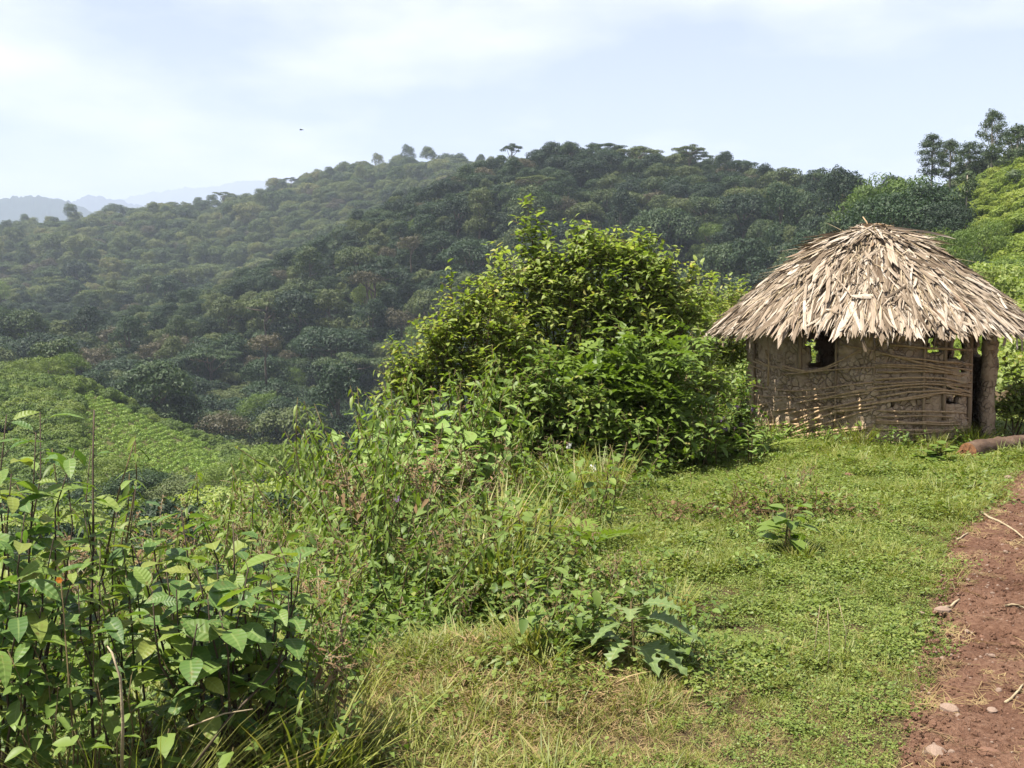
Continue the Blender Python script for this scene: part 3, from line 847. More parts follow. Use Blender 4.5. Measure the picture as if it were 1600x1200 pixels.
for i in sorted(solo_i):
    k = FK[kidx[i]]; kind = PROTO[k][2]
    s = fs[i] * (1.25 if kind == 'light' else 1.0)
    place_tree('forest_tree', k, (fx[i], fy[i], fz[i] - .3), s, frz[i], f'{KT[kind]} {hi(ty[i])} the {ZT[zone(tx[i])]}', 'tree', f'{KT[kind]}s {hi(ty[i])} the {ZT[zone(tx[i])]}', fzs[i])

# ------------------------------------------------------------------ scattering of uncountable stuff by geometry nodes
def make_protos(cname, meshes):
    c = bpy.data.collections.new(cname)
    for k, me in enumerate(meshes):
        o = bpy.data.objects.new(f'{cname}_{k:02d}', me); c.objects.link(o)
    return c
def scatter(name, coll, P, rot, scl, idx, label, cat):
    me = bpy.data.meshes.new(name)
    P = np.asarray(P, np.float32); n = len(P)
    me.vertices.add(n); me.vertices.foreach_set('co', P.ravel())
    a = me.attributes.new('rot', 'FLOAT_VECTOR', 'POINT'); a.data.foreach_set('vector', np.asarray(rot, np.float32).ravel())
    scl = np.asarray(scl, np.float32)
    if scl.ndim == 1: scl = np.repeat(scl[:, None], 3, 1)
    a = me.attributes.new('scl', 'FLOAT_VECTOR', 'POINT'); a.data.foreach_set('vector', scl.ravel())
    a = me.attributes.new('idx', 'INT', 'POINT'); a.data.foreach_set('value', np.asarray(idx, np.int32))
    o = link(name, me)
    ng = bpy.data.node_groups.new(name + '_scatter', 'GeometryNodeTree')
    ng.interface.new_socket('Geometry', in_out='INPUT', socket_type='NodeSocketGeometry')
    ng.interface.new_socket('Geometry', in_out='OUTPUT', socket_type='NodeSocketGeometry')
    gi, go = ng.nodes.new('NodeGroupInput'), ng.nodes.new('NodeGroupOutput')
    ci = ng.nodes.new('GeometryNodeCollectionInfo'); ci.inputs[0].default_value = coll
    ci.inputs['Separate Children'].default_value = True; ci.inputs['Reset Children'].default_value = True
    ip = ng.nodes.new('GeometryNodeInstanceOnPoints'); ip.inputs['Pick Instance'].default_value = True
    def named(nm, ty):
        k = ng.nodes.new('GeometryNodeInputNamedAttribute'); k.data_type = ty; k.inputs[0].default_value = nm; return k.outputs[0]
    ng.links.new(gi.outputs[0], ip.inputs['Points']); ng.links.new(ci.outputs[0], ip.inputs['Instance'])
    ng.links.new(named('idx', 'INT'), ip.inputs['Instance Index'])
    ng.links.new(named('rot', 'FLOAT_VECTOR'), ip.inputs['Rotation'])
    ng.links.new(named('scl', 'FLOAT_VECTOR'), ip.inputs['Scale'])
    ng.links.new(ip.outputs[0], go.inputs[0])
    md = o.modifiers.new('scatter', 'NODES'); md.node_group = ng
    return tag(o, label, cat, kind='stuff')

rest = np.array([i for i in range(len(fx)) if i not in solo_i and tx[i] > -350 and tx[i] < 1950])
def joined_tree(key):
    tr, cr, _ = PROTO[key]
    me = cr.copy()
    return me
farm = []
for k in FK[:8]:
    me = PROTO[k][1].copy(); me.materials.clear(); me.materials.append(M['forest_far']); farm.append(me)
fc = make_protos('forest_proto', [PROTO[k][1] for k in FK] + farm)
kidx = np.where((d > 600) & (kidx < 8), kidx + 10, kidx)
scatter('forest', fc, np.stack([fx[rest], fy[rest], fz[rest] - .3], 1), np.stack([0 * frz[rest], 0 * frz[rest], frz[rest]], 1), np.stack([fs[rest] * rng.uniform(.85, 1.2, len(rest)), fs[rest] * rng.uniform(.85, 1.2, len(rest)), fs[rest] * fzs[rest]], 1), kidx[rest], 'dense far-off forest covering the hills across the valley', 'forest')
print('forest', len(fx), len(rest))

# undergrowth below the forest and on the open slopes
rng = np.random.default_rng(5)

darkb = []
for k in ('bush16', 'bush17'):
    me = PROTO[k][1].copy(); me.materials.clear(); me.materials.append(M['forest']); darkb.append(me)
darkc = make_protos('understory_proto', darkb)
bushc = make_protos('bush_proto', [PROTO[k][1] for k in ('bush16', 'bush17', 'fine18', 'fine19')] + darkb)
def fan(n, a0, a1, r0, r1):
    a = np.radians(rng.uniform(a0, a1, n)); r = np.sqrt(rng.uniform(r0 ** 2, r1 ** 2, n))
    return r * np.sin(a), r * np.cos(a)
x, y = fan(9000, -42, 30, 150, 470)
px = 800 + FPX * x / y
dd = np.stack([np.interp(px, _kp, _kr[:, k]) for k in range(8)])
ok = (y > np.where(px < 470, 188, np.where(px < 1100, 178, dd[3] * .85))) & ~((px > 1440) & (y < dd[4])) & (y < dd[5])
x, y = x[ok], y[ok]
n = len(x)
scatter('understory', darkc, np.stack([x, y, Z(x, y) - .3], 1), np.stack([np.zeros(n), np.zeros(n), rng.uniform(0, 6.28, n)], 1), rng.uniform(1.3, 3.0, n), rng.integers(0, 2, n), 'dark bushy undergrowth between the forest trees', 'undergrowth')

def in_tea(x, y):
    px = 800 + FPX * x / y
    return (px > 112) & (px < 352) & (y > 108 + 0.06 * np.maximum(0, 260 - px)) & (y < 164)
x, y = fan(5200, -40, 6, 15, 185)
ok = ~in_tea(x, y) & (x < edge_x(y) - 3.5)
x, y = x[ok], y[ok]; n = len(x); rr_ = np.hypot(x, y)
s_ = rng.uniform(.5, 1.15, n) * np.clip(rr_ / 60, .4, 1.1)
scatter('slope_scrub', bushc, np.stack([x, y, Z(x, y) - .25 * s_], 1), np.stack([np.zeros(n), np.zeros(n), rng.uniform(0, 6.28, n)], 1), s_, np.where((rr_ > 40) & (rr_ < 112) & (rng.random(n) < .72), rng.integers(4, 6, n), rng.integers(0, 2, n) + 2 * (rr_ < 50)), 'green scrub covering the slope down into the valley', 'scrub')
x, y = fan(6500, 16, 44, 24, 215)
px = 800 + FPX * x / y
ok = (px > 1330) & ~((px > 1520) & (rng.random(len(x)) < .2))
x, y = x[ok], y[ok]; n = len(x); rr_ = np.hypot(x, y)
s_ = rng.uniform(.3, .85, n) * np.clip(rr_ / 60, .35, 1.4)
limeb = []
for k in ('bush16', 'bush17', 'fine18', 'fine19'):
    me = PROTO[k][1].copy(); me.materials.clear(); me.materials.append(M['lime']); limeb.append(me)
scatter('hill_scrub', make_protos('lime_proto', limeb), np.stack([x, y, Z(x, y) - .3 * s_], 1), np.stack([np.zeros(n), np.zeros(n), rng.uniform(0, 6.28, n)], 1), np.stack([s_, s_, s_ * rng.uniform(.5, 1.0, n)], 1), rng.integers(0, 2, n) + 2 * (rr_ < 50), 'low bright scrub and grass on the right-hand hillside', 'scrub')

# bushes and small trees one can pick out on the slopes
rng = np.random.default_rng(15)
def pick(px, py, d, key, h, label, name='bush', cat='bush', wide=1.0, group=None):
    return solo(name, key, px, py, d, label, cat, group, h, rng.uniform(0, 6.28), wide)
for (px_, py_, d_, k, h_, w_, lb) in [
    (30, 562, 172, 'light9', 8, 1.1, 'pale green tree at the far left on the tea spur'),
    (75, 556, 178, 'light10', 8, 1.1, 'rounded light green tree left of the tea field top'),
    (112, 552, 182, 'light9', 7.5, 1.0, 'light green tree at the top corner of the tea field'),
    (10, 600, 150, 'light10', 7, 1.2, 'leafy tree low on the left edge below the spur trees'),
    (60, 612, 142, 'light9', 6, 1.2, 'small tree on the spur left of the tea rows'),
    (105, 640, 132, 'light10', 5.5, 1.1, 'bushy tree beside the left end of the tea rows'),
    (300, 728, 84, 'roundfine20', 8.0, 1.3, 'dark green bush at the foot of the tea field'),
    (228, 722, 88, 'roundfine21', 8.0, 1.3, 'dark rounded tree under the middle of the tea field'),
    (180, 712, 92, 'light9', 6.0, 1.1, 'green tree under the left part of the tea field'),
    (350, 722, 80, 'light10', 5.0, 1.2, 'green bush at the lower right end of the tea field'),
    (395, 702, 74, 'light9', 5.0, 1.1, 'light bush right of the tea field against the dark forest'),
    (440, 690, 66, 'light10', 5.0, 1.2, 'bush on the slope between tea field and pale broad-leaved plant'),
    (215, 800, 40, 'fine18', 2.6, 1.0, 'grey-green bushy shrub just above the left foreground leaves'),
    (340, 760, 52, 'fine19', 4.0, 1.1, 'leafy bush on the lower slope below the tea'),
    (420, 745, 44, 'fine18', 3.6, 1.2, 'leafy bush on the slope behind the drooping weeds'),
    (60, 800, 45, 'fine19', 3.4, 1.2, 'shaded bush on the slope behind the far left shrub'),
    (1560, 405, 62, 'fine18', 4.2, 1.0, 'light grey-green bush right of the roof on the hillside'),
    (1515, 380, 88, 'roundfine20', 7.0, .9, 'dark small tree on the hillside right of the roof'),
    (1585, 470, 44, 'fine19', 3.4, 1.2, 'bright bush at the right edge above the roof eave'),
    (1540, 345, 96, 'light9', 7.0, .9, 'bright feathery tree on the hillside right of the roof peak'),
    (1590, 400, 70, 'light10', 5.0, 1.1, 'bright green tree at the right edge of the hillside'),
    (1480, 360, 84, 'light9', 6.5, 1.0, 'olive tree just behind the right slope of the roof'),
    (1600, 560, 24, 'fine18', 1.9, 1.2, 'leafy bush seen under the right eave of the hut'),
    (1566, 545, 27, 'fine19', 2.2, 1.1, 'green bush behind the hut doorpost'),
    (1640, 520, 30, 'fine19', 2.8, 1.2, 'bush just outside the right edge behind the hut'),
    (1470, 540, 22, 'fine18', 2.2, 1.2, 'bush behind the hut seen through its gaps'),
    (1280, 560, 21, 'fine19', 2.4, 1.3, 'bush behind the hut seen through the window'),
    (1200, 520, 24, 'fine18', 2.8, 1.2, 'bush rising behind the left eave of the hut'),
]:
    pick(px_, py_, d_, k, h_, lb, 'tree' if 'tree' in lb.split(' ')[:4] else 'bush', 'tree' if 'tree' in lb.split(' ')[:4] else 'bush', w_)

# tea bushes in rows
def tea_mesh(seed):
    r_ = np.random.default_rng(seed)
    return crown_geo(r_, [(0, 0, .34, .56, .56, .40), (.25, .1, .36, .35, .35, .36), (-.2, -.2, .36, .35, .35, .34)], 150, 0.22).mesh('tea_bush', 'tea')
TEA = [tea_mesh(s) for s in (1, 2, 3)]
gx, gy = np.meshgrid(np.arange(-60, 60, 1.05), np.arange(-40, 40, 2.35))
ca, sa = math.cos(R(-16)), math.sin(R(-16))
x = -48 + gx * ca - gy * sa + rng.normal(0, .12, gx.shape); y = 138 + gx * sa + gy * ca + rng.normal(0, .12, gx.shape)
x, y = x.ravel(), y.ravel()
z = Z(x, y)
tpx, tpy = px_of(np.stack([x, y, z + .5], 1))
ok = in_tea(x, y) & (rng.random(len(x)) < .93) & (tpy < 790)
x, y, z, tpx, tpy = x[ok], y[ok], z[ok], tpx[ok], tpy[ok]
zmax = np.full(len(x), True)
o_ = np.argsort(y - 30 * (tpy < 740))
first, later = o_[:300], o_[300:]
for i in first:
    ob = link('tea_bush', TEA[rng.integers(0, 3)], None, (x[i], y[i], z[i] - .05)); s_ = rng.uniform(.85, 1.15); ob.scale = (s_, s_, s_); ob.rotation_euler.z = rng.uniform(0, 6)
    tag(ob, 'clipped bright green tea bush in the rows of the tea field', 'tea bush', 'tea bushes in rows on the spur')
if len(later):
    n = len(later)
    scatter('tea_rows', make_protos('tea_proto', TEA), np.stack([x[later], y[later], z[later] - .05], 1), np.stack([np.zeros(n), np.zeros(n), rng.uniform(0, 6, n)], 1), rng.uniform(.85, 1.15, n), rng.integers(0, 3, n), 'further rows of tea bushes on the spur', 'tea field')
print('tea', len(x))

# ------------------------------------------------------------------ THE HUT
HX, HY, HR = 4.87, 14.05, 1.56
n0 = norm(np.array([-HX, -HY])); t0 = np.array([-n0[1], n0[0]])
HZ = float(Z(HX, HY))
hut = empty('mud_hut', (HX, HY, HZ))
tag(hut, 'small round mud-and-wattle hut with a shaggy dry thatched roof', 'hut')
def hp(phi, r, z):                          # hut-local point; phi in degrees from the face towards the track
    c, s = math.cos(R(phi)), math.sin(R(phi))
    q = n0 * c * r + t0 * s * r
    return np.array([q[0], q[1], z])
def wallpt(px, py, r=HR):
    cand = np.arange(-92.0, 80.0, .5)
    ph = float(cand[np.argmin([abs(px_of(np.array([HX, HY, 1.0]) + hp(c, r, 0))[0] - px) for c in cand])])
    q = hp(ph, r, 0)
    return ph, at(px, py, HY + q[1])[2] - HZ
def uv(u, v): return wallpt(1080 + u / 2.858, 320 + v / 2.858)

def hole(px0, px1, py0, py1):
    (a0, z0), (a1, z1) = wallpt(px0, (py0 + py1) / 2), wallpt(px1, (py0 + py1) / 2)
    am = (px0 + px1) / 2
    return (a0, a1, wallpt(am, py1)[1], wallpt(am, py0)[1])
DOOR0, DOOR1 = wallpt(1509, 600)[0], wallpt(1546, 600)[0]
HOLES = [hole(1259, 1309, 490, 577), (DOOR0, DOOR1, -.3, 1.7), hole(1446, 1468, 500, 552), hole(1476, 1506, 500, 566), hole(1476, 1504, 601, 611), hole(1475, 1498, 619, 632), hole(1490, 1505, 575, 582), hole(1386, 1396, 625, 634),
         (-152, -136, .95, 1.35), (141, 147, .95, 1.4), (121, 133, .45, 1.5), (100, 112, 1.1, 1.5)]
ph = np.linspace(-180, 180, 361)[:-1]; zz = np.linspace(-.12, 1.46, 46)
PH, ZZ = np.meshgrid(ph, zz)
arc = PH * math.pi / 180 * HR
def vor(x, y, seed=0):
    best = np.full(np.shape(x), 9.0)
    xi, yi = np.floor(x), np.floor(y)
    for a_ in (-1, 0, 1):
        for b_ in (-1, 0, 1):
            h1 = np.sin((xi + a_) * 12.9898 + (yi + b_) * 78.233 + seed) * 43758.5453; h1 = h1 - np.floor(h1)
            h2 = np.sin((xi + a_) * 39.346 + (yi + b_) * 11.135 + seed) * 24634.6345; h2 = h2 - np.floor(h2)
            best = np.minimum(best, np.hypot(xi + a_ + h1 - x, yi + b_ + h2 - y))
    return best
rad = HR + 0.050 * (0.7 - vor(arc * 7 + fbm(arc * 6, ZZ * 6, 90), ZZ * 9 + fbm(arc * 6, ZZ * 6, 91), 3)) + .030 * fbm(arc * 11, ZZ * 13, 92) + .03 * fbm(arc * 1.5, ZZ * 1.5, 61) + .03 * np.cos(R(1) * PH * 8) + .04 * np.clip(.25 - ZZ, 0, .4)
C_, S_ = np.cos(np.radians(PH)), np.sin(np.radians(PH))
VX = (n0[0] * C_ + t0[0] * S_) * rad; VY = (n0[1] * C_ + t0[1] * S_) * rad
nz, nph = PH.shape
idx = np.arange(nz * nph).reshape(nz, nph)
Fq = np.stack([idx[:-1], np.roll(idx, -1, 1)[:-1], np.roll(idx, -1, 1)[1:], idx[1:]], -1)
fp = PH[:-1] + .5 + 2.4 * fbm(arc[:-1] * 9, ZZ[:-1] * 9, 71); fz_ = ZZ[:-1] + .017 + .05 * fbm(arc[:-1] * 9 + 40, ZZ[:-1] * 9, 72)
keepf = np.ones(fp.shape, bool)
for (a0, a1, z0, z1) in HOLES:
    keepf &= ~((fp > a0) & (fp < a1) & (fz_ > z0) & (fz_ < z1))
wall = link('wall', mesh_of('wall', np.stack([VX, VY, ZZ], -1).reshape(-1, 3), Fq[keepf].reshape(-1, 4), None, 'mud', True), hut)
wall['label'] = 'cracked lumpy brown mud wall'
sm = wall.modifiers.new('thick', 'SOLIDIFY'); sm.thickness = 0.10; sm.offset = -1

rng = np.random.default_rng(8)
def stick(name, pts, r0, r1, mat, parent, sides=5):
    V, F = tube(pts, np.linspace(r0, r1, len(pts)), sides)
    return link(name, mesh_of(name, V, F, None, mat, True), parent)
def wall_stick(uvs, r=.011, n=7, off=.045):
    pz = [uv(*p) for p in uvs]
    t_ = np.linspace(0, 1, len(pz)); tt = np.linspace(0, 1, n)
    a_ = np.interp(tt, t_, [p[0] for p in pz]); z_ = np.interp(tt, t_, [p[1] for p in pz])
    # soften the corners
    z_[1:-1] = .25 * z_[:-2] + .5 * z_[1:-1] + .25 * z_[2:]
    return stick('wattle_stick', [hp(a, HR + off + rng.normal(0, .004), z + rng.normal(0, .004)) for a, z in zip(a_, z_)], r, r * .75, 'stick', wall)
for u_ in [
    [(415, 755), (820, 722)], [(290, 700), (420, 738), (540, 748), (640, 722), (780, 632)], [(300, 690), (440, 742), (560, 744), (660, 712)],
    [(280, 800), (400, 830), (560, 828), (815, 790)], [(480, 888), (650, 850), (815, 825)], [(430, 932), (635, 895)],
    [(440, 1010), (640, 925), (810, 885)], [(420, 1035), (640, 960), (810, 915)], [(480, 1030), (820, 980)], [(560, 870), (810, 838)],
    [(430, 1045), (620, 1010), (820, 985)], [(300, 905), (420, 870)], [(270, 690), (340, 740)], [(345, 650), (362, 698)],
    [(820, 655), (1000, 700), (1235, 740)], [(820, 660), (1020, 690), (1240, 715)], [(820, 715), (1040, 715), (1240, 770)], [(820, 720), (1040, 725), (1235, 778)],
    [(820, 778), (1040, 765), (1235, 795)], [(820, 800), (1040, 785), (1235, 805)], [(650, 850), (820, 812), (1040, 792), (1235, 812)],
    [(820, 832), (1040, 803), (1235, 850)], [(830, 880), (1120, 832), (1235, 855)], [(650, 912), (830, 885), (1120, 838)],
    [(830, 918), (1130, 920), (1220, 930)], [(830, 966), (1230, 970)], [(830, 972), (1040, 976), (1230, 980)], [(980, 1024), (1235, 990)], [(1000, 1010), (1235, 994)],
    [(500, 1040), (815, 992)], [(640, 925), (830, 900)], [(880, 625), (1050, 640), (1240, 650)], [(680, 625), (760, 640), (815, 650)],
    [(460, 965), (640, 900), (820, 862)], [(300, 850), (480, 862), (650, 835)], [(830, 945), (1040, 940), (1230, 952)], [(830, 860), (1030, 825), (1235, 832)], [(830, 745), (1040, 740), (1235, 760)], [(330, 930), (480, 905)], [(320, 985), (460, 975), (640, 985)], [(830, 1000), (1040, 1004), (1225, 1010)],
    [(1120, 700), (1240, 712)], [(1130, 805), (1240, 840)], [(420, 720), (520, 742)], [(900, 1050), (1210, 1035)], [(640, 1055), (830, 1062)],
]:
    wall_stick(u_, rng.uniform(.011, .018))
for (u_, v0, v1, r_) in [(815, 600, 1060, .020), (490, 590, 745, .030), (650, 620, 1020, .016), (1040, 600, 1040, .022), (1130, 590, 960, .026), (1240, 585, 1010, .030), (380, 640, 1040, .018), (290, 660, 1020, .022)]:
    (a0, z0), (a1, z1) = uv(u_, v0), uv(u_, v1)
    stick('wall_pole', [hp(a0 + (a1 - a0) * t + rng.normal(0, .15), HR + .022, z0 + .12 + (z1 - z0 - .12) * t) for t in np.linspace(0, 1, 6)], r_ * .9, r_, 'pole', wall, 6)
# doorposts of daubed timber and inner posts
def lumpy_post(phi, r, z1, rad_, seed, name='doorpost', mat='mud'):
    r_ = np.random.default_rng(seed)
    zs = np.linspace(-.15, z1, 16)
    V, F = tube([hp(phi + r_.normal(0, .4), r, z) for z in zs], rad_ * (1 + .12 * r_.normal(0, 1, 16)), 10)
    V = V + r_.normal(0, rad_ * .06, V.shape)
    return link(name, mesh_of(name, V, F, None, mat, True), hut)
lumpy_post(wallpt(1541, 600)[0], HR + .03, 1.5, .085, 3)
lumpy_post(DOOR0 - .6, HR, 1.5, .032, 5, 'doorpost', 'pole')
for p_ in (-160, -125, 95, 120, 155):
    lumpy_post(p_, HR - .05, 1.55, .04, int(p_) + 200, 'wall_post', 'pole')
# mud floor inside
# roof
RE, ZE, ZA = 2.13, 1.38, 2.87
def roof_z(q): return ZE + (ZA - ZE) * (1 - np.clip(q / RE, 0, 1.2) ** 1.5)
def roof_n(q):
    e = 1e-3; dz = (roof_z(q + e) - roof_z(max(q - e, 0))) / (e + min(q, e))
    return dz
th = np.radians(np.arange(0, 360, 6)); qs = np.linspace(0.02, RE - .22, 14)
V = []; F = []
for q in qs:
    for a in th: V.append((q * math.cos(a), q * math.sin(a), roof_z(q) - .075))
m_ = len(th)
for i in range(len(qs) - 1):
    for k in range(m_): F.append((i * m_ + k, i * m_ + (k + 1) % m_, (i + 1) * m_ + (k + 1) % m_, (i + 1) * m_ + k))
roof = link('roof', mesh_of('roof', V, F, None, 'thatch_under', True), hut)
roof['label'] = 'shaggy dry banana-bark thatch, pale and weathered'
sm = roof.modifiers.new('thick', 'SOLIDIFY'); sm.thickness = .05; sm.offset = -1
for k in range(14):
    a = k / 14 * 6.283
    stick('rafter', [np.array([q * math.cos(a), q * math.sin(a), roof_z(q) - .13]) for q in (RE - .22, 1.2, .6, .08)], .028, .02, 'pole', roof)
ring = [np.array([(RE - .32) * math.cos(a), (RE - .32) * math.sin(a), roof_z(RE - .32) - .17]) for a in np.linspace(0, 6.283, 33)]
stick('ring_beam', ring, .03, .03, 'pole', roof)

def strip_mesh(seed):
    r_ = np.random.default_rng(seed)
    n, m = 5, 4
    V, A = [], []
    curl = r_.uniform(.1, .6); bend = r_.uniform(-.10, .10); side = r_.uniform(-.07, .07); tw = r_.uniform(-.5, .5)
    for i in range(n + 1):
        t = i / n; w = (1 - .25 * t) * r_.uniform(.85, 1.1) if i < n else .55
        for k in range(m):
            s = (k / (m - 1) - .5)
            y = t + (r_.uniform(-.10, .05) if i in (0, n) else r_.uniform(-.02, .02))
            x = s * w; z = -curl * (s * s) * 2 * .6 + tw * s * t
            V.append((x, y, z * 1.0 + 0)); A.append((s + seed * 3.7, t, seed))
    F = [(i * m + k, i * m + k + 1, (i + 1) * m + k + 1, (i + 1) * m + k) for i in range(n) for k in range(m - 1)]
    V = np.array(V)
    return V, np.array(F), np.array(A), bend, side
STR = [strip_mesh(s) for s in range(10)]
def strip_verts(k, L, W):
    V, F, A, bend, side = STR[k]
    P = np.stack([V[:, 0] * W + side * L * V[:, 1] ** 2, V[:, 1] * L, V[:, 2] * W + bend * L * np.sin(V[:, 1] * 3.14) * .35], 1)
    return P, F, A
STRM = {}
for k in range(10):
    for wq in (0, 1, 2):
        W = (.055, .09, .13)[wq]; L = (.80, .95, 1.10)[wq]
        P, F, A = strip_verts(k, L, W)
        STRM[(k, wq)] = mesh_of('thatch_strip', P, F, np.zeros(len(P)), 'thatch', True, {'strip': A})
def strip_frame(q, a, L, yaw, lift0, lift1, rol=0.0):
    """matrix columns for a strip whose lower end is at radius q, azimuth a (radians)"""
    qa = max(q - L * .80, .03)
    up = np.array([qa * math.cos(a), qa * math.sin(a), roof_z(qa)]); lo = np.array([q * math.cos(a), q * math.sin(a), roof_z(q)])
    d_ = norm(lo - up); side_ = norm(np.cross(d_, np.array([math.cos(a), math.sin(a), .9])))
    nn = np.cross(side_, d_)
    if nn[2] < 0: nn = -nn
    d2 = norm(d_ * math.cos(yaw) + side_ * math.sin(yaw) + nn * (lift1 - lift0) / L)
    x_ = norm(np.cross(d2, nn)); z_ = np.cross(x_, d2)
    c, s = math.cos(rol), math.sin(rol)
    x2 = x_ * c + z_ * s; z2 = z_ * c - x_ * s
    mid = (up + lo) / 2 + nn * (lift0 + lift1) / 2
    return np.stack([x2, d2, z2], 1), mid - d2 * L / 2
cam_ang = math.atan2(n0[1], n0[0])
rng = np.random.default_rng(18)
nparts = 0
# a dense lower layer as one part
SV, SF, ST, SA, off = [], [], [], [], 0
for i in range(5200):
    q = RE + .06 - 2.1 * (1 - math.sqrt(rng.uniform(.01, 1))) if i > 900 else RE + rng.uniform(-.10, .09); a = rng.uniform(0, 6.283)
    k = rng.integers(0, 10); L = rng.uniform(.55, 1.1); W = rng.uniform(.014, .052)
    P, F, A = strip_verts(k, L, W)
    q = max(q, .25); L = min(L, q * 1.1 + .08)
    fr, o_ = strip_frame(q, a, L, rng.normal(0, .30), .0, rng.uniform(.01, .07), rng.normal(0, .55))
    SV.append(P @ fr.T + o_); SF.append(F + off); off += len(P); ST.append(np.full(len(P), rng.random())); SA.append(A + [0, 0, i])
th_o = link('thatch', mesh_of('thatch', np.concatenate(SV), np.concatenate(SF), np.concatenate(ST), 'thatch', True, {'strip': np.concatenate(SA)}), roof)
tag(th_o, kind='stuff')
# the strips one can pick out, on the side in view
for i in range(298):
    row = i / 298
    q = RE + .10 - 2.05 * (row ** .9) * rng.uniform(.9, 1.05) if i > 90 else RE + rng.uniform(-.02, .13)
    q = max(q, .55)
    a = cam_ang + math.radians(rng.uniform(-105, 105))
    wq = rng.choice([0, 0, 1, 1, 1, 2]); k = rng.integers(0, 10); L = (.80, .95, 1.10)[wq]
    yaw = rng.normal(0, .2) if rng.random() < .86 else rng.normal(0, .7)
    if q < 1.25: yaw *= .35
    if q < 1.0: k, wq = 4, 0; L = .80
    fr, o_ = strip_frame(q, a, L, yaw, rng.uniform(-.03, .01), rng.uniform(.03, .085), rng.normal(0, .16))
    mw = Matrix.Identity(4)
    for r_ in range(3):
        for c_ in range(3): mw[r_][c_] = fr[r_, c_]
        mw[r_][3] = o_[r_]
    link('thatch_strip', STRM[(int(k), int(wq))], roof, None, mw)
# dark curled bark pieces lying crosswise, as in the photo
for (px_, py_, yaw, L, W) in [(1355, 385, 1.25, .75, .06), (1430, 415, -.7, .5, .05), (1378, 355, 1.0, .35, .06), (1350, 470, 1.4, .25, .07), (1560, 480, .9, .5, .05), (1385, 430, .15, .9, .09), (1390, 395, .2, .95, .10), (1300, 455, -.35, .8, .06)]:
    best = min(((math.hypot(*(np.array(px_of(np.array([HX, HY, HZ]) + np.array([q * math.cos(a), q * math.sin(a), roof_z(q)]))) - [px_, py_])), q, a) for q in np.arange(.1, 2.2, .06) for a in cam_ang + np.radians(np.arange(-90, 90, 3))))
    _, q, a = best
    P, F, A = strip_verts(int(rng.integers(0, 10)), L, W)
    fr, o_ = strip_frame(min(q + L / 2.6, RE), a, L, yaw, .06, .09, rng.normal(0, .3))
    link('bark_piece', mesh_of('bark_piece', P @ fr.T + o_, F, np.full(len(P), .25), 'thatch', True, {'strip': A}), roof)
# loose fibres all over the thatch
g = Geo(); n = 2200
a = rng.uniform(0, 6.283, n); q = np.maximum(RE - .02 - 1.5 * rng.random(n) ** 1.2, .7)
lo = np.stack([q * np.cos(a), q * np.sin(a), roof_z(q) + rng.uniform(.0, .07, n)], 1); up = np.stack([(q - .3) * np.cos(a), (q - .3) * np.sin(a), roof_z(np.maximum(q - .3, 0)) + .05], 1)
stamp(g, (BLADE[0] * [.022, 1, 1], BLADE[1]), up, norm(lo - up + rng.normal(0, .11, (n, 3))), norm(np.stack([np.cos(a), np.sin(a), np.full(n, 1.2)], 1) + rng.normal(0, .4, (n, 3))), rng.uniform(.15, .5, n), rng.random(n))
fo = g.build('loose_fibres', 'straw_thatch', roof); tag(fo, kind='stuff')
# grey grass fringe on the left and back eave
g = Geo()
n = 5200
a = cam_ang + np.radians(np.where(rng.random(n) < .6, rng.uniform(-150, -66, n), rng.uniform(66, 210, n)))
q = RE + .06 - 1.0 * rng.random(n) ** 1.6
up = np.stack([(q - .35) * np.cos(a), (q - .35) * np.sin(a), roof_z(q - .35) + .05], 1); lo = np.stack([q * np.cos(a), q * np.sin(a), roof_z(q) - .02], 1)
D = norm(lo - up + rng.normal(0, .045, (n, 3))); N_ = norm(np.stack([np.cos(a), np.sin(a), np.full(n, 1.2)], 1) + rng.normal(0, .4, (n, 3)))
stamp(g, (BLADE[0] * [.016, 1, 1], BLADE[1]), up + rng.normal(0, .015, (n, 3)), D, N_, rng.uniform(.3, .6, n), rng.random(n))
fo = g.build('grass_fringe', 'thatch_grey', roof); tag(fo, kind='stuff'); fo['label'] = 'fine grey grass thatch at the left and rear eave'
# ragged strips and fibres hanging from the eave
for i in range(26):
    a = cam_ang + math.radians(rng.uniform(-80, 80)); q = RE - rng.uniform(.02, .2)
    L = rng.uniform(.12, .30); P, F, A = strip_verts(int(rng.integers(0, 10)), L, rng.uniform(.02, .05))
    d_ = norm(np.array([rng.normal(0, .15), rng.normal(0, .15), -1])); fr = frames(d_[None], np.array([[math.cos(a), math.sin(a), .1]]))[0]
    link('hanging_strip', mesh_of('hanging_strip', P @ fr.T + np.array([q * math.cos(a), q * math.sin(a), roof_z(q) + .02]), F, np.full(len(P), rng.random()), 'thatch', True, {'strip': A}), roof)
(a0, z0), (a1, z1) = uv(405, 610), uv(398, 805)
stick('hanging_stick', [hp(a0, HR + .25, z0 + .1), hp(a0, HR + .22, (z0 + z1) / 2), hp(a1, HR + .2, z1)], .006, .013, 'stick', roof)
stick('roof_stick', [np.array([.02, .0, ZA - .1]), np.array([-.04, .05, ZA + .08]), np.array([-.08, .08, ZA + .15])], .014, .007, 'stick', roof)
stick('roof_stick', [np.array([-.15, -.1, ZA - .02]), np.array([.05, -.12, ZA + .03]), np.array([.28, -.1, ZA - .0])], .016, .01, 'stick', roof)
# tilted slat lying on the left of the roof fringe and sticks leaning on the wall
stick('leaning_stick', [hp(-72, HR + .35, -.02), hp(-70, HR + .2, .45), hp(-68, HR + .06, .85)], .009, .006, 'stick', hut)
stick('leaning_stick', [hp(12, HR + .42, -.02), hp(10, HR + .2, .14), hp(8, HR + .07, .22)], .012, .008, 'dry_stem', hut)

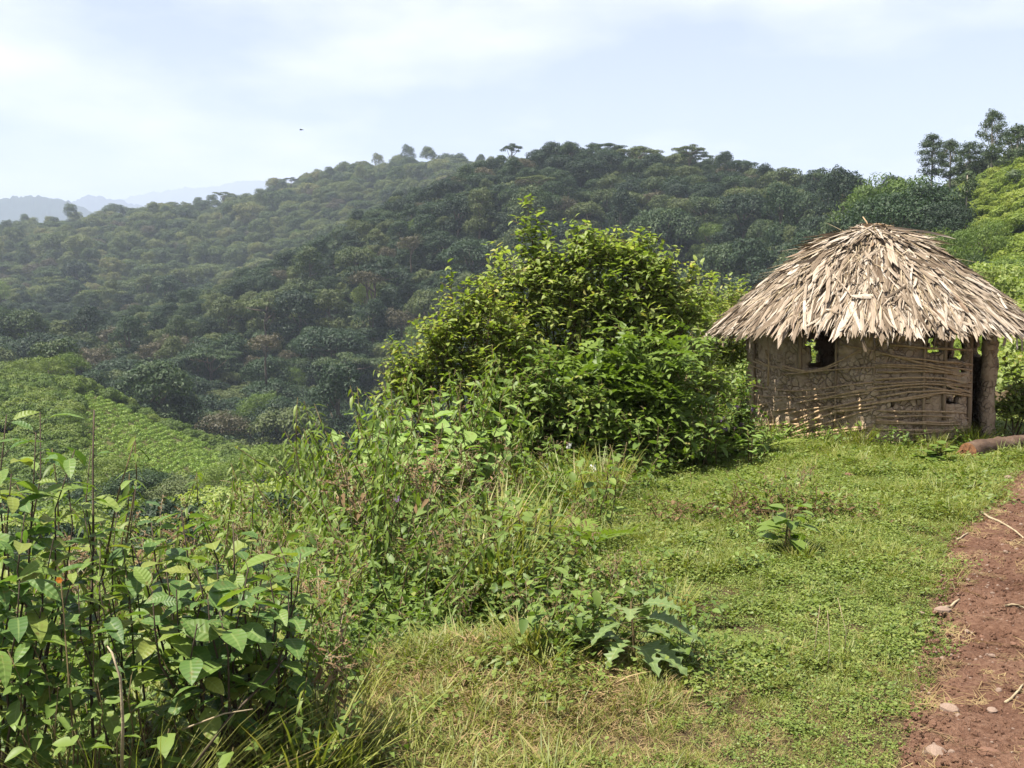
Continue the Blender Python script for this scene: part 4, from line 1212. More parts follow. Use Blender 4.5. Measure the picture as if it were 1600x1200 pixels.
# ------------------------------------------------------------------ LOG beside the hut
def make_log():
    p0 = ground_at(1512, 722); p1 = at(1592, 694, p0[1] + .75); p1[2] = float(Z(p1[0], p1[1])) + .12
    p0 = p0 + np.array([0, 0, .115])
    root = empty('log', (p0[0], p0[1], p0[2] - .115)); tag(root, 'short reddish-brown log with a splintered orange end lying by the hut door', 'log')
    r_ = np.random.default_rng(4)
    d_ = p1 - p0; L = np.linalg.norm(d_) * 1.12; d_ = norm(d_)
    base = np.array([0, 0, .115])
    ts = np.linspace(0, 1, 14)
    V, F = tube([base + d_ * L * t + np.array([0, 0, .01 * math.sin(t * 5)]) for t in ts], .108 + .006 * r_.normal(0, 1, 14) - .012 * ts, 18)
    V = V + r_.normal(0, .005, V.shape)
    t = NT('log_bark'); p_ = t.obj()
    n1 = t.noise(5, 6, .6, p_); n2 = t.noise(40, 4, .6, p_)
    c = t.ramp(n1, [(.3, G(.055, .034, .024)), (.55, G(.10, .064, .044)), (.75, G(.16, .115, .085))])
    bm = t.finish(t.principled(c, .8, .25, t.bump(t.math('ADD', n1, t.math('MULTIPLY', n2, .5)), .7, .02)))
    link('bark', mesh_of('bark', V, F, None, bm), root)
    t = NT('fresh_wood'); n1 = t.noise(16, 5, .6, t.obj())
    wm = t.finish(t.principled(t.ramp(n1, [(.3, G(.07, .036, .02)), (.52, G(.17, .08, .038)), (.75, G(.30, .15, .07))]), .7, .2, t.bump(n1, .5, .02)))
    side_ = norm(np.cross(d_, [0, 0, 1])); up_ = np.cross(side_, d_)
    P = []
    for ring_, rr_ in ((0, .0), (1, .06), (2, .104)):
        for k in range(18):
            a_ = k / 18 * 6.283; P.append(base + (side_ * math.cos(a_) + up_ * math.sin(a_)) * rr_ - d_ * (.006 + .02 * r_.random() * (ring_ < 2)))
    F = [(i * 18 + k, i * 18 + (k + 1) % 18, (i + 1) * 18 + (k + 1) % 18, (i + 1) * 18 + k) for i in range(2) for k in range(18)]
    link('cut_end', mesh_of('cut_end', P, F, None, wm), root)
    for k in range(6):
        a_ = r_.uniform(2.6, 5.8); q = r_.uniform(.03, .09); o_ = base + (side_ * math.cos(a_) + up_ * math.sin(a_)) * q
        stick('splinter', [o_ + d_ * .02, o_ - d_ * .05, o_ - d_ * r_.uniform(.07, .12) - np.array([0, 0, .03])], .016, .004, wm, root, 4)
make_log()

# ------------------------------------------------------------------ NEAR PLANTS
def big_leaf_mesh(name, mat, kind, seed):
    r_ = np.random.default_rng(seed)
    if kind == 'broad':
        ts = np.array([.12, .26, .42, .58, .74, .88]); ws = np.array([.30, .47, .55, .52, .38, .2]) * r_.uniform(.92, 1.1)
        V, F, mid = leaf_rows(ts, ws, r_.uniform(.10, .35), r_.uniform(.15, .5), .006)
    elif kind == 'long':
        ts = np.array([.12, .28, .44, .6, .76, .9]); ws = np.array([.2, .30, .34, .33, .26, .13]) * r_.uniform(.92, 1.1)
        V, F, mid = leaf_rows(ts, ws, r_.uniform(.15, .5), r_.uniform(.2, .5), .008)
    elif kind == 'round':
        ts = np.array([-.06, .12, .35, .6, .82, .95]); ws = np.array([.5, .82, .98, .86, .55, .22])
        V, F, mid = leaf_rows(ts, ws, r_.uniform(.05, .25), r_.uniform(.05, .25), .004)
    elif kind == 'lobed':
        ts = np.linspace(.06, .95, 15); env = .62 * np.sin(np.pi * (.12 + .86 * ts) ** .85) + .04
        ws = env * np.where(np.arange(15) % 3 == 1, 1.0, np.where(np.arange(15) % 3 == 0, .42, .55))
        V, F, mid = leaf_rows(ts, ws, r_.uniform(.35, .75), r_.uniform(.1, .3), .0)
        side = np.abs(V[:, 0]) > .02; V[:, 1] += np.where(side, np.abs(V[:, 0]) * .25, 0)
    V = V + r_.normal(0, .008, V.shape) * (np.abs(V[:, :1]) > 0)
    V[:, 0] += r_.normal(0, .05) * V[:, 1] ** 2
    return mesh_of(name, V, F, np.full(len(V), .5), mat, True, {'mid': mid, 'lv': V[:, 1] - .55 * np.abs(V[:, 0])})
BL = {}
for kind, mat in (('broad', 'big_leaf'), ('long', 'big_leaf'), ('broad', 'shrub_pale'), ('round', 'weed'), ('round', 'shrub_pale'), ('lobed', 'thistle'), ('long', 'weed'), ('broad', 'weed')):
    BL[(kind, mat)] = [big_leaf_mesh('leaf', mat, kind, 100 + s) for s in range(6)]

def leaf_objs(parent, meshes, P, D, U, S, rng, name='leaf'):
    Fm = frames(D, U)
    for i in range(len(P)):
        m = Matrix.Identity(4)
        for a_ in range(3):
            for b_ in range(3): m[a_][b_] = Fm[i, a_, b_] * S[i]
            m[a_][3] = P[i][a_]
        link(name, meshes[int(rng.integers(0, len(meshes)))], parent, None, m)

def tip_shrub(name, base, tips, meshes, leaf_len, label, seed, per=10, stem_mat='dark_stem', r0=.012, ds=.04, leafy=.5, lift=.1, cat='shrub', cap=299, wob=.12):
    """a shrub whose stems run from its base to given tips; each leaf is its own piece"""
    rng = np.random.default_rng(seed)
    root = empty(name, base); tag(root, label, cat)
    base = np.array(base)
    g = Geo(); PP, DD, UU, SS = [], [], [], []
    for tp in tips:
        e = np.array(tp) - base
        b0 = rng.normal(0, .05, 3) * [1, 1, 0]
        ts = np.linspace(0, 1, 8)[:, None]
        bow = norm(np.array([e[0], e[1], 0.001])) * np.linalg.norm(e[:2]) * .15
        pts = b0 + (e - b0) * ts + bow * np.sin(ts * 3.14) + np.r_[[np.zeros(3)], rng.normal(0, wob * .12, (7, 3))] * ts
        g.add(*tube(pts, np.linspace(r0, r0 * .25, 8), 5))
        L = np.linalg.norm(np.diff(pts, axis=0), axis=1).sum()
        P, D, U, u = leaves_on(rng, pts, max(ds, L * leafy / per), 1 - leafy, .8, lift)
        # petioles
        for p, d_ in zip(P, D):
            q = p + d_ * leaf_len * .22 + [0, 0, .01]
            g.add(*tube([p, q], [r0 * .18, r0 * .14], 3))
            PP.append(q); DD.append(d_ - np.array([0, 0, .12]))
        UU += list(U); SS += list(leaf_len * rng.uniform(.65, 1.15, len(P)) * (1.0 - .3 * (u > .93)))
    g.build('stem', stem_mat, root)
    PP, DD, UU, SS = PP[:cap], DD[:cap], UU[:cap], SS[:cap]
    leaf_objs(root, meshes, np.array(PP), np.array(DD), np.array(UU), np.array(SS), rng)
    return root

def zg(x, y): return float(Z(x, y))
rng = np.random.default_rng(23)
# far-left glossy shrub
def tipset(lst): return [at(*t) for t in lst]
b1 = (-1.72, 3.25, zg(-1.72, 3.25) - .03)
tip_shrub('glossy_shrub', b1, tipset([(5, 650, 3.2), (55, 668, 3.25), (95, 705, 3.3), (20, 745, 3.1), (60, 640, 3.5), (-40, 690, 3.1), (-70, 760, 3.2), (110, 745, 3.45), (40, 800, 3.0), (-10, 840, 2.95), (80, 850, 3.05), (-50, 890, 3.0), (30, 905, 2.9), (110, 890, 3.1), (70, 940, 3.0), (-20, 960, 2.9)]),
          BL[('long', 'big_leaf')], .14, 'dark glossy long-leaved shrub at the far left edge', 41, per=17, r0=.007)
b2 = (-1.22, 3.35, zg(-1.22, 3.35) - .03)
tip_shrub('glossy_shrub', b2, tipset([(130, 790, 3.3), (175, 800, 3.35), (205, 760, 3.45), (150, 850, 3.2), (190, 840, 3.3), (140, 700, 3.5), (120, 930, 3.0), (165, 910, 3.1)]),
          BL[('long', 'big_leaf')], .12, 'low glossy shrub with thin bare stems right of the far left one', 42, per=14, r0=.0055)
b3 = (-0.98, 3.45, zg(-.98, 3.45) - .03)
tip_shrub('broad_leaved_shrub', b3, tipset([(215, 850, 3.4), (245, 822, 3.45), (285, 808, 3.5), (325, 818, 3.5), (365, 826, 3.5), (405, 840, 3.5), (445, 850, 3.45), (472, 868, 3.4), (260, 880, 3.3), (305, 868, 3.25), (345, 875, 3.3), (390, 885, 3.3), (435, 905, 3.3), (275, 925, 3.15), (320, 930, 3.15), (365, 935, 3.2), (410, 940, 3.25), (455, 925, 3.35), (235, 935, 3.15), (345, 970, 3.1), (295, 985, 3.05)]),
          BL[('broad', 'big_leaf')], .115, 'broad-leaved shrub with dark bare lower stems in the left foreground', 43, per=14, r0=.008, leafy=.5)
b4 = (-1.35, 3.05, zg(-1.35, 3.05) - .03)
tip_shrub('broad_leaved_shrub', b4, tipset([(60, 1010, 2.9), (110, 1000, 2.95), (160, 990, 3.0), (20, 1060, 2.85), (90, 1080, 2.85), (150, 1060, 2.9), (210, 1040, 2.95), (40, 1130, 2.8), (120, 1150, 2.8), (190, 1120, 2.85), (10, 1010, 2.9)]),
          BL[('broad', 'weed')], .06, 'low leafy shrub in the bottom left corner', 44, per=20, r0=.005, leafy=.8, stem_mat='stem')
# pale broad-leaved plant at the rim
b5 = at(690, 715, 9.4); b5[2] = zg(b5[0], b5[1]) - .03
tip_shrub('pale_leaved_shrub', tuple(b5), tipset([(560, 648, 9.2), (585, 640, 9.1), (615, 628, 9.2), (650, 612, 9.3), (685, 604, 9.3), (720, 598, 9.4), (755, 592, 9.5), (790, 602, 9.5), (810, 622, 9.4), (640, 640, 9.0), (680, 634, 9.0), (720, 628, 9.0), (765, 624, 9.1), (600, 665, 8.9), (640, 668, 8.8), (690, 662, 8.8), (735, 656, 8.8), (780, 656, 8.9), (800, 680, 9.0), (665, 690, 8.7), (720, 690, 8.7), (570, 680, 8.9)]),
          BL[('broad', 'shrub_pale')], .19, 'pale green broad-leaved shrub on the rim at the picture centre', 45, per=13, r0=.012, leafy=.6, stem_mat='stem', lift=.05)

b6 = at(640, 735, 8.3); b6[2] = zg(b6[0], b6[1]) - .03
tip_shrub('pale_leaved_shrub', tuple(b6), tipset([(520, 690, 8.3), (545, 675, 8.3), (575, 665, 8.2), (610, 660, 8.2), (645, 668, 8.1), (685, 680, 8.1), (725, 690, 8.1), (760, 700, 8.2), (560, 710, 8.0), (600, 705, 7.9), (640, 710, 7.9), (690, 715, 7.9), (740, 725, 7.9), (540, 735, 7.9), (620, 740, 7.7), (780, 720, 8.2), (670, 745, 7.7)]),
          BL[('broad', 'shrub_pale')], .15, 'lower pale broad-leaved shrub in front of the larger pale one', 46, per=17, r0=.010, leafy=.65, stem_mat='stem', lift=.05)
# big shrubs built from leafy twigs on rounded masses
def mass_shrub(name, label, base_px, lumps, d, nsprig, mat, tmpl, leaf, seed, shoots=(), twig=.32, ds=.05, cat='shrub', extra=None, lift=.1, stem_mat='stem', flowers=0):
    rng = np.random.default_rng(seed)
    b = at(base_px[0], base_px[1], d); b[2] = zg(b[0], b[1]) - .05
    root = empty(name, b); tag(root, label, cat)
    L = []
    for (px_, py_, rp, *dd) in lumps:
        dz = d + (dd[0] if dd else 0.0)
        c = at(px_, py_, dz) - b; r_ = rp / FPX * dz
        L.append((c, r_))
    gs, gl = Geo(), Geo()
    for c, r_ in L:
        for k in range(3):
            s0 = rng.normal(0, .12, 3) * [1, 1, 0]; e = c + rng.normal(0, r_ * .4, 3)
            m_ = (s0 + e) / 2 + rng.normal(0, .12, 3)
            t_ = np.linspace(0, 1, 6)[:, None]
            gs.add(*tube(s0 * (1 - t_) ** 2 + 2 * m_ * t_ * (1 - t_) + e * t_ ** 2, np.linspace(.018, .006, 6), 5))
    w = np.array([r_ ** 2 for _, r_ in L]); cnt = np.maximum(4, nsprig * w / w.sum()).astype(int)
    def leafed(pts, t0, sc=1.0):
        P, D, U, u = leaves_on(rng, pts, ds, t0, .8, lift)
        if len(P):
            tint = np.clip(rng.normal(.45, .22, len(P)) + .25 * vnoise(P[:, 0] * 2.2, P[:, 2] * 2.2 + P[:, 1], seed), 0, 1)
            stamp(gl, tmpl, P, D, U, leaf * sc * rng.uniform(.6, 1.2, len(P)), tint)
    for (c, r_), n in zip(L, cnt):
        dirs = norm(rng.normal(0, 1, (n, 3))); dirs[:, 2] = np.where(dirs[:, 2] < -.35, -dirs[:, 2], dirs[:, 2])
        for dv in dirs:
            f = rng.uniform(.45, 1.02); p = c + dv * r_ * f
            if p[2] < .05: p[2] = .05 + .2 * rng.random()
            pts = wander(rng, p - dv * .08, dv + np.array([0, 0, .55]) + rng.normal(0, .35, 3), twig * rng.uniform(.6, 1.3), 4, .5, -.25)
            gs.add(*tube(pts, np.linspace(.004, .0018, 5), 3))
            leafed(pts, .12)
    auto = []
    for (c, r_) in L:                        # stray shoots breaking the outline
        for k in range(2 if r_ < .3 else 3):
            dv = norm(np.array([rng.normal(0, .7), rng.normal(0, .5), 1.0])); p = c + dv * r_ * .8
            auto.append(wander(rng, p, dv + [0, 0, .4], rng.uniform(.25, .62), 8, .35))
    for sh in list(shoots) + auto:                       # long leafy shoots given as pixel paths
        pts = np.array([at(px_, py_, d + .1) - b for px_, py_ in sh]) if isinstance(sh, list) else sh
        cum = np.r_[0, np.cumsum(np.linalg.norm(np.diff(pts, axis=0), axis=1))]
        q = np.linspace(0, cum[-1], 9); pts = np.stack([np.interp(q, cum, pts[:, k]) for k in range(3)], 1) + rng.normal(0, .015, (9, 3))
        gs.add(*tube(pts, np.linspace(.007, .002, 9), 4))
        leafed(pts, .05, 1.3)
        for k in range(1, 9):
            if rng.random() < .9:
                sub = wander(rng, pts[k], rng.normal(0, 1, 3) * [1, .6, .3] + [0, 0, .25], rng.uniform(.1, .22), 4, .4, -.3)
                gs.add(*tube(sub, [.003] * 5, 3)); leafed(sub, .1, 1.05)
    gs.build('stem', stem_mat, root)
    f_ = gl.build('foliage', mat, root); tag(f_, kind='stuff')
    if flowers:
        for k in range(flowers):
            c, r_ = L[k % len(L)]
            g = Geo(); n = 26
            D = norm(rng.normal(0, 1, (n, 3)) + [0, 0, .6])
            stamp(g, LEAF4, np.zeros((n, 3)), D, norm(rng.normal(0, 1, (n, 3))), rng.uniform(.02, .04, n), rng.random(n))
            dv = norm(np.array([rng.normal(0, .6), -abs(rng.normal(0, .6)), rng.uniform(.4, 1)]))
            link('flower_head', g.mesh('flower_head', 'flower'), root, tuple(c + dv * r_ * 1.25))
    return root

mass_shrub('tall_shrub', 'tallest tangled shrub with two leafy shoots rising above the bank', (900, 700), [(825, 455, 32), (850, 430, 26), (880, 462, 42), (905, 420, 24), (950, 425, 40), (985, 415, 24), (1010, 440, 38), (1048, 468, 28), (790, 500, 34), (765, 470, 20), (850, 520, 56), (915, 500, 50), (970, 490, 56), (1030, 510, 44), (1075, 500, 26), (860, 600, 60), (940, 580, 66), (800, 570, 46), (1000, 560, 60)], 12.0, 2500, 'shrub', LEAF8, .085, 51,
           shoots=[[(845, 450), (835, 390), (828, 345), (826, 300)], [(840, 440), (830, 360), (822, 312)], [(832, 400), (840, 352), (836, 325)], [(825, 420), (816, 372), (822, 345)], [(900, 430), (910, 380), (916, 348)], [(930, 410), (940, 372), (948, 362)], [(838, 420), (850, 380), (845, 350)], [(880, 450), (895, 400), (905, 370), (890, 345)], [(905, 380), (925, 362)], [(960, 420), (955, 385), (962, 372)], [(800, 450), (782, 400), (776, 380)], [(1030, 450), (1065, 445), (1092, 432)], [(1040, 470), (1075, 462), (1098, 470)], [(1010, 430), (1030, 405)], [(860, 420), (868, 390), (880, 372)], [(820, 430), (812, 398), (818, 372)]])
mass_shrub('yellowish_shrub', 'sparse yellowish-green shrub left of the tallest shrub', (740, 720), [(755, 490, 26), (725, 525, 34), (690, 560, 34), (655, 590, 28), (775, 545, 48), (625, 610, 22), (690, 615, 40), (735, 600, 44), (790, 620, 56), (640, 640, 34)], 11.0, 850, 'shrub_yellow', LEAF8, .075, 52,
           shoots=[[(750, 500), (735, 465), (722, 455)], [(700, 560), (672, 520), (655, 545)], [(720, 540), (712, 500), (730, 470)], [(660, 600), (635, 570), (625, 600)]], twig=.34, ds=.05)
mass_shrub('leafy_bush', 'dense bright green bush between the tall shrub and the hut', (1040, 715), [(1000, 545, 75), (1075, 525, 50, 2.6), (1135, 505, 40, 4.6), (1115, 575, 44, 2.4), (1050, 600, 80), (960, 590, 60), (1125, 635, 34, .6), (1085, 655, 50), (990, 650, 75), (930, 650, 60), (1010, 690, 40, -.5), (1060, 695, 36, -.4), (960, 700, 34, -.6), (1165, 500, 30, 5.0), (1100, 485, 26, 4.0), (1150, 560, 30, 3.4)], 12.4, 2700, 'shrub', LEAF8, .075, 53, twig=.30, ds=.042,
           shoots=[[(1060, 520), (1090, 480), (1105, 472)], [(1040, 520), (1070, 490), (1085, 485)]])
mass_shrub('mixed_bush', 'low bright bush joining the pale shrub to the dense bush', (850, 735), [(800, 655, 40), (850, 650, 50), (900, 670, 44), (945, 690, 34), (840, 700, 38), (780, 690, 36), (890, 710, 30)], 10.4, 700, 'weed', LEAF8, .085, 57, twig=.28, ds=.045)
mass_shrub('feathery_bush', 'feathery pinnate-leaved bush in front of the dense bright bush', (985, 720), [(1000, 640, 50), (1040, 625, 45), (960, 660, 45), (1030, 670, 40), (900, 640, 50), (870, 670, 45)], 11.0, 120, 'fern', PINN, .34, 54, twig=.25, ds=.12)
mass_shrub('flowering_bush', 'small bush with purple flower heads against the left foot of the hut', (1135, 728), [(1130, 695, 34), (1155, 690, 28), (1105, 708, 24), (1160, 655, 18)], 11.6, 330, 'weed', LEAF8, .06, 55, twig=.2, ds=.03, flowers=9)
mass_shrub('dark_bush', 'shaded bush at the right foot of the hut behind the log', (1580, 690), [(1570, 650, 26), (1600, 640, 34), (1620, 660, 32)], 13.0, 200, 'shrub', LEAF8, .085, 56, twig=.22, ds=.04)

# weeds of a few kinds, copied as individuals
def weed_proto(kind, seed):
    rng = np.random.default_rng(seed)
    gs, gl = Geo(), Geo(); sm_, lm = 'stem', 'weed'
    def put(tm, P, D, U, S):
        stamp(gl, tm, P, D, U, S, np.clip(rng.normal(.5, .24, len(P)), 0, 1))
    if kind == 'broadleaf':
        for k in range(6):
            a_ = k * 1.05 + rng.uniform(0, .5); pts = wander(rng, rng.normal(0, .03, 3) * [1, 1, 0], [math.cos(a_) * .5, math.sin(a_) * .5, 1], rng.uniform(.35, .6), 5, .3)
            gs.add(*tube(pts, np.linspace(.005, .002, 6), 4)); P, D, U, u = leaves_on(rng, pts, .05, .15, .85, .05)
            put(LEAF8, P, D, U, .10 * rng.uniform(.6, 1.2, len(P)))
    elif kind == 'drooping':
        lm = 'weed_yellow'
        for k in range(7):
            a_ = k * .9 + rng.uniform(0, .5); pts = wander(rng, rng.normal(0, .04, 3) * [1, 1, 0], [math.cos(a_) * .3, math.sin(a_) * .3, 1], rng.uniform(.8, 1.25), 7, .3, -.1)
            gs.add(*tube(pts, np.linspace(.007, .002, 8), 4)); P, D, U, u = leaves_on(rng, pts, .022, .2, .8, -.55)
            put(LANCE, P, D, U, .085 * rng.uniform(.6, 1.15, len(P)))
    elif kind == 'bushy':
        for k in range(12):
            a_ = k * .53 + rng.uniform(0, .5); pts = wander(rng, rng.normal(0, .04, 3) * [1, 1, 0], [math.cos(a_) * .7, math.sin(a_) * .7, 1], rng.uniform(.25, .5), 5, .4)
            gs.add(*tube(pts, np.linspace(.004, .0015, 6), 3)); P, D, U, u = leaves_on(rng, pts, .02, .15, .8, .1)
            put(LEAF4, P, D, U, .05 * rng.uniform(.6, 1.2, len(P)))
    elif kind == 'fern':
        lm = 'fern'; n = 8
        a_ = np.arange(n) * .8 + rng.uniform(0, .4, n)
        D = norm(np.stack([np.cos(a_), np.sin(a_), rng.uniform(.5, 1.1, n)], 1)); put(FERN, np.zeros((n, 3)), D, np.tile([0, 0, 1.0], (n, 1)), rng.uniform(.4, .62, n))
        gs.add(*tube([[0, 0, -.05], [0, 0, .04]], [.012, .008], 5))
    elif kind == 'grassy':
        lm = 'grass'
        for tuft in range(5):
            n = 40; o_ = rng.normal(0, .06, 3) * [1, 1, 0]
            a_ = rng.uniform(0, 6.28, n); D = norm(np.stack([np.cos(a_), np.sin(a_), rng.uniform(.9, 3.0, n)], 1))
            V = BLADE[0] * [.022, 1, 1]; V = V.copy(); V[:, 2] = -.28 * V[:, 1] ** 2
            put((V, BLADE[1]), o_ + rng.normal(0, .02, (n, 3)) * [1, 1, 0], D, np.tile([0, 0, 1.0], (n, 1)) + rng.normal(0, .1, (n, 3)), rng.uniform(.25, .6, n))
        gs.add(*tube([[0, 0, -.05], [0, 0, .1]], [.01, .006], 5))
    elif kind == 'seedhead':
        lm = 'dead'; sm_ = 'dry_stem'
        for k in range(6):
            a_ = k * 1.05; pts = wander(rng, rng.normal(0, .04, 3) * [1, 1, 0], [math.cos(a_) * .3, math.sin(a_) * .3, 1], rng.uniform(.6, 1.0), 6, .3)
            gs.add(*tube(pts, np.linspace(.004, .0015, 7), 4))
            for q in range(6):
                tw = wander(rng, pts[-1 - (q % 2)], rng.normal(0, .6, 3) + [0, 0, .7], .13, 3, .3); gs.add(*tube(tw, [.0015] * 4, 3))
                P, D, U, u = leaves_on(rng, tw, .011, .2, .7, .1); put(LEAF4, P, D, U, .022 * rng.uniform(.7, 1.3, len(P)))
            P, D, U, u = leaves_on(rng, pts, .09, .1, .8, -.2); put(LANCE, P, D, U, .10 * rng.uniform(.6, 1.1, len(P)))
    elif kind == 'dead_grass':
        lm = 'straw'; sm_ = 'dry_stem'; n = 420
        a_ = rng.uniform(0, 6.28, n); D = norm(np.stack([np.cos(a_), np.sin(a_), rng.uniform(-.1, .9, n)], 1))
        V = BLADE[0] * [.018, 1, 1]; V = V.copy(); V[:, 2] = -.5 * V[:, 1] ** 2
        put((V, BLADE[1]), rng.normal(0, .07, (n, 3)) * [1, 1, .4] + [0, 0, .12], D, np.tile([0, 0, 1.0], (n, 1)) + rng.normal(0, .2, (n, 3)), rng.uniform(.18, .42, n))
        gs.add(*tube([[0, 0, -.05], [0, 0, .15]], [.03, .015], 5))
    return gs.mesh('stem', sm_), gl.mesh('foliage', lm)
WP = {}
for k in ('broadleaf', 'drooping', 'bushy', 'fern', 'grassy', 'seedhead', 'dead_grass'):
    WP[k] = [weed_proto(k, 200 + s + 7 * len(k)) for s in range(3)]
WNAME = {'broadleaf': ('broad_leaved_weed', 'broadleaf weed'), 'drooping': ('narrow_leaved_weed', 'narrow weed'), 'bushy': ('bushy_weed', 'bushy weed'), 'fern': ('fern', 'fern'), 'grassy': ('grass_clump', 'grass'), 'seedhead': ('dry_weed', 'dry weed'), 'dead_grass': ('dead_grass_clump', 'dead grass')}
def weed(kind, x, y, s, label, group=None, rng=rng, dz=0.0, tilt=.12):
    nm, cat = WNAME[kind]
    o = empty(nm, (x, y, zg(x, y) - .02 + dz), rng.uniform(0, 6.28)); o.scale = (s, s, s)
    o.rotation_euler[0] = rng.normal(0, tilt); o.rotation_euler[1] = rng.normal(0, tilt)
    st, fo = WP[kind][int(rng.integers(0, 3))]
    link('stem', st, o); f_ = link('foliage', fo, o); f_['kind'] = 'stuff'
    return tag(o, label, cat, group)

rng = np.random.default_rng(61)
LB = {'broadleaf': 'broad-leaved green weed in the tangle on the bank', 'drooping': 'tall weed with drooping narrow yellow-green leaves on the bank', 'bushy': 'low bushy small-leaved weed in the tangle on the bank', 'fern': 'fern arching from the tangle on the bank', 'grassy': 'clump of long grass in the tangle on the bank', 'seedhead': 'dry weed with brown seed heads on the bank'}
GB = {'broadleaf': 'broad-leaved weeds on the bank', 'drooping': 'drooping weeds on the bank', 'bushy': 'bushy weeds on the bank', 'fern': 'ferns on the bank', 'grassy': 'long grass clumps on the bank', 'seedhead': 'dry seed-head weeds on the bank'}
cnt = 0
spots = []
while cnt < 400:
    y = rng.uniform(3.4, 13.0); s_ = rng.uniform(-.15, 3.2) if y > 5.0 else rng.uniform(-.25, 2.2)
    x = float(edge_x(y)) - s_ + (.50 if 5.2 < y < 9.5 else 0)
    if 3.0 < y < 4.85 and x > -.66: continue
    if any((x - q[0]) ** 2 + (y - q[1]) ** 2 < .16 ** 2 for q in spots): continue
    spots.append((x, y))
    p_ = np.array([.33, .08, .29, .07, .13, .10])
    if s_ > 1.2: p_ = np.array([.36, .16, .25, .06, .07, .10])
    k = str(rng.choice(['broadleaf', 'drooping', 'bushy', 'fern', 'grassy', 'seedhead'], p=p_ / p_.sum()))
    sc = rng.uniform(.75, 1.45) * (.85 if s_ < .4 else 1.0)
    if k in ('drooping', 'seedhead') and s_ < .8: sc *= .6
    if k == 'grassy' and y < 5.4: sc *= .5
    zn = ('low left ' if s_ > 1.2 else '') + ('near the left foreground shrubs' if y < 5.6 else 'left of the thistle and mound' if y < 7.2 else 'below the pale broad-leaved shrub' if y < 9.2 else 'at the foot of the big shrubs' if y < 11.2 else 'in under the big shrubs')
    zn = zn.replace('low left near', 'low down near').replace('low left left', 'low down left').replace('low left below', 'low down below').replace('low left at', 'low down at').replace('low left in', 'low down in')
    weed(k, x, y, sc, LB[k].replace(' in the tangle on the bank', '').replace(' from the tangle on the bank', '').replace(' on the bank', '') + ' ' + zn, GB[k] + ' ' + zn, rng); cnt += 1
# taller weeds along the foot of the big shrubs
for i in range(44):
    t_ = rng.random(); x = -.6 + 3.2 * t_ + rng.normal(0, .15); y = 9.6 + 2.0 * t_ + rng.normal(0, .3)
    k = str(rng.choice(['broadleaf', 'bushy', 'fern', 'drooping', 'seedhead'], p=[.38, .34, .12, .10, .06]))
    weed(k, x, y, rng.uniform(.9, 1.5) * (.6 if k in ('drooping', 'seedhead') else 1), {'broadleaf': 'tall broad-leaved weed along the front of the big shrubs', 'bushy': 'tall bushy weed along the front of the big shrubs', 'fern': 'fern along the front of the big shrubs', 'drooping': 'narrow-leaved weed along the front of the big shrubs', 'seedhead': 'dry brown weed along the front of the big shrubs'}[k], {'broadleaf': 'broad-leaved weeds fronting the shrubs', 'bushy': 'bushy weeds fronting the shrubs', 'fern': 'ferns fronting the shrubs', 'drooping': 'narrow-leaved weeds fronting the shrubs', 'seedhead': 'dry weeds fronting the shrubs'}[k], rng)
# weeds filling in below the left foreground shrubs
for i in range(46):
    x = rng.uniform(-2.3, -.62); y = rng.uniform(3.05, 4.4)
    if y < 3.1 and x > -.95: continue
    k = str(rng.choice(['broadleaf', 'bushy', 'drooping', 'grassy'], p=[.45, .3, .15, .1]))
    weed(k, x, y, rng.uniform(.7, 1.05) * (.75 if k == 'drooping' else 1), {'broadleaf': 'broad-leaved weed under the left foreground shrubs', 'bushy': 'bushy small-leaved weed under the left foreground shrubs', 'drooping': 'narrow-leaved weed under the left foreground shrubs', 'grassy': 'grass clump under the left foreground shrubs'}[k], {'broadleaf': 'broad-leaved weeds in the left foreground', 'bushy': 'bushy weeds in the left foreground', 'drooping': 'narrow-leaved weeds in the left foreground', 'grassy': 'grass clumps in the left foreground'}[k], rng)
# weeds along the foot of the hut wall
for i in range(46):
    a_ = -88 + 150 * (i + rng.uniform(-.3, .3)) / 45; q = hp(a_, rng.uniform(HR + .08, HR + .40), 0)
    k = str(rng.choice(['broadleaf', 'bushy', 'bushy', 'grassy'])); 
    weed(k, HX + q[0], HY + q[1], rng.uniform(.5, .85), {'broadleaf': 'small broad-leaved weed at the foot of the mud wall', 'bushy': 'small bushy weed at the foot of the mud wall', 'grassy': 'grass clump at the foot of the mud wall'}[k], {'broadleaf': 'broad-leaved weeds along the mud wall', 'bushy': 'bushy weeds along the mud wall', 'grassy': 'grass clumps along the mud wall'}[k], rng)
# in the hollow behind the mound
for i in range(44):
    x = rng.uniform(-.85, 1.05); y = rng.uniform(4.95, 6.1)
    k = str(rng.choice(['broadleaf', 'bushy', 'grassy', 'seedhead'], p=[.4, .3, .2, .1]))
    weed(k, x, y, rng.uniform(.4, .75), {'broadleaf': 'broad-leaved weed in the hollow behind the grassy mound', 'bushy': 'bushy weed in the hollow behind the grassy mound', 'grassy': 'long grass in the hollow behind the grassy mound', 'seedhead': 'brown dry weed in the hollow behind the grassy mound'}[k], {'broadleaf': 'broad-leaved weeds in the hollow', 'bushy': 'bushy weeds in the hollow', 'grassy': 'grass clumps in the hollow', 'seedhead': 'dry weeds in the hollow'}[k], rng)
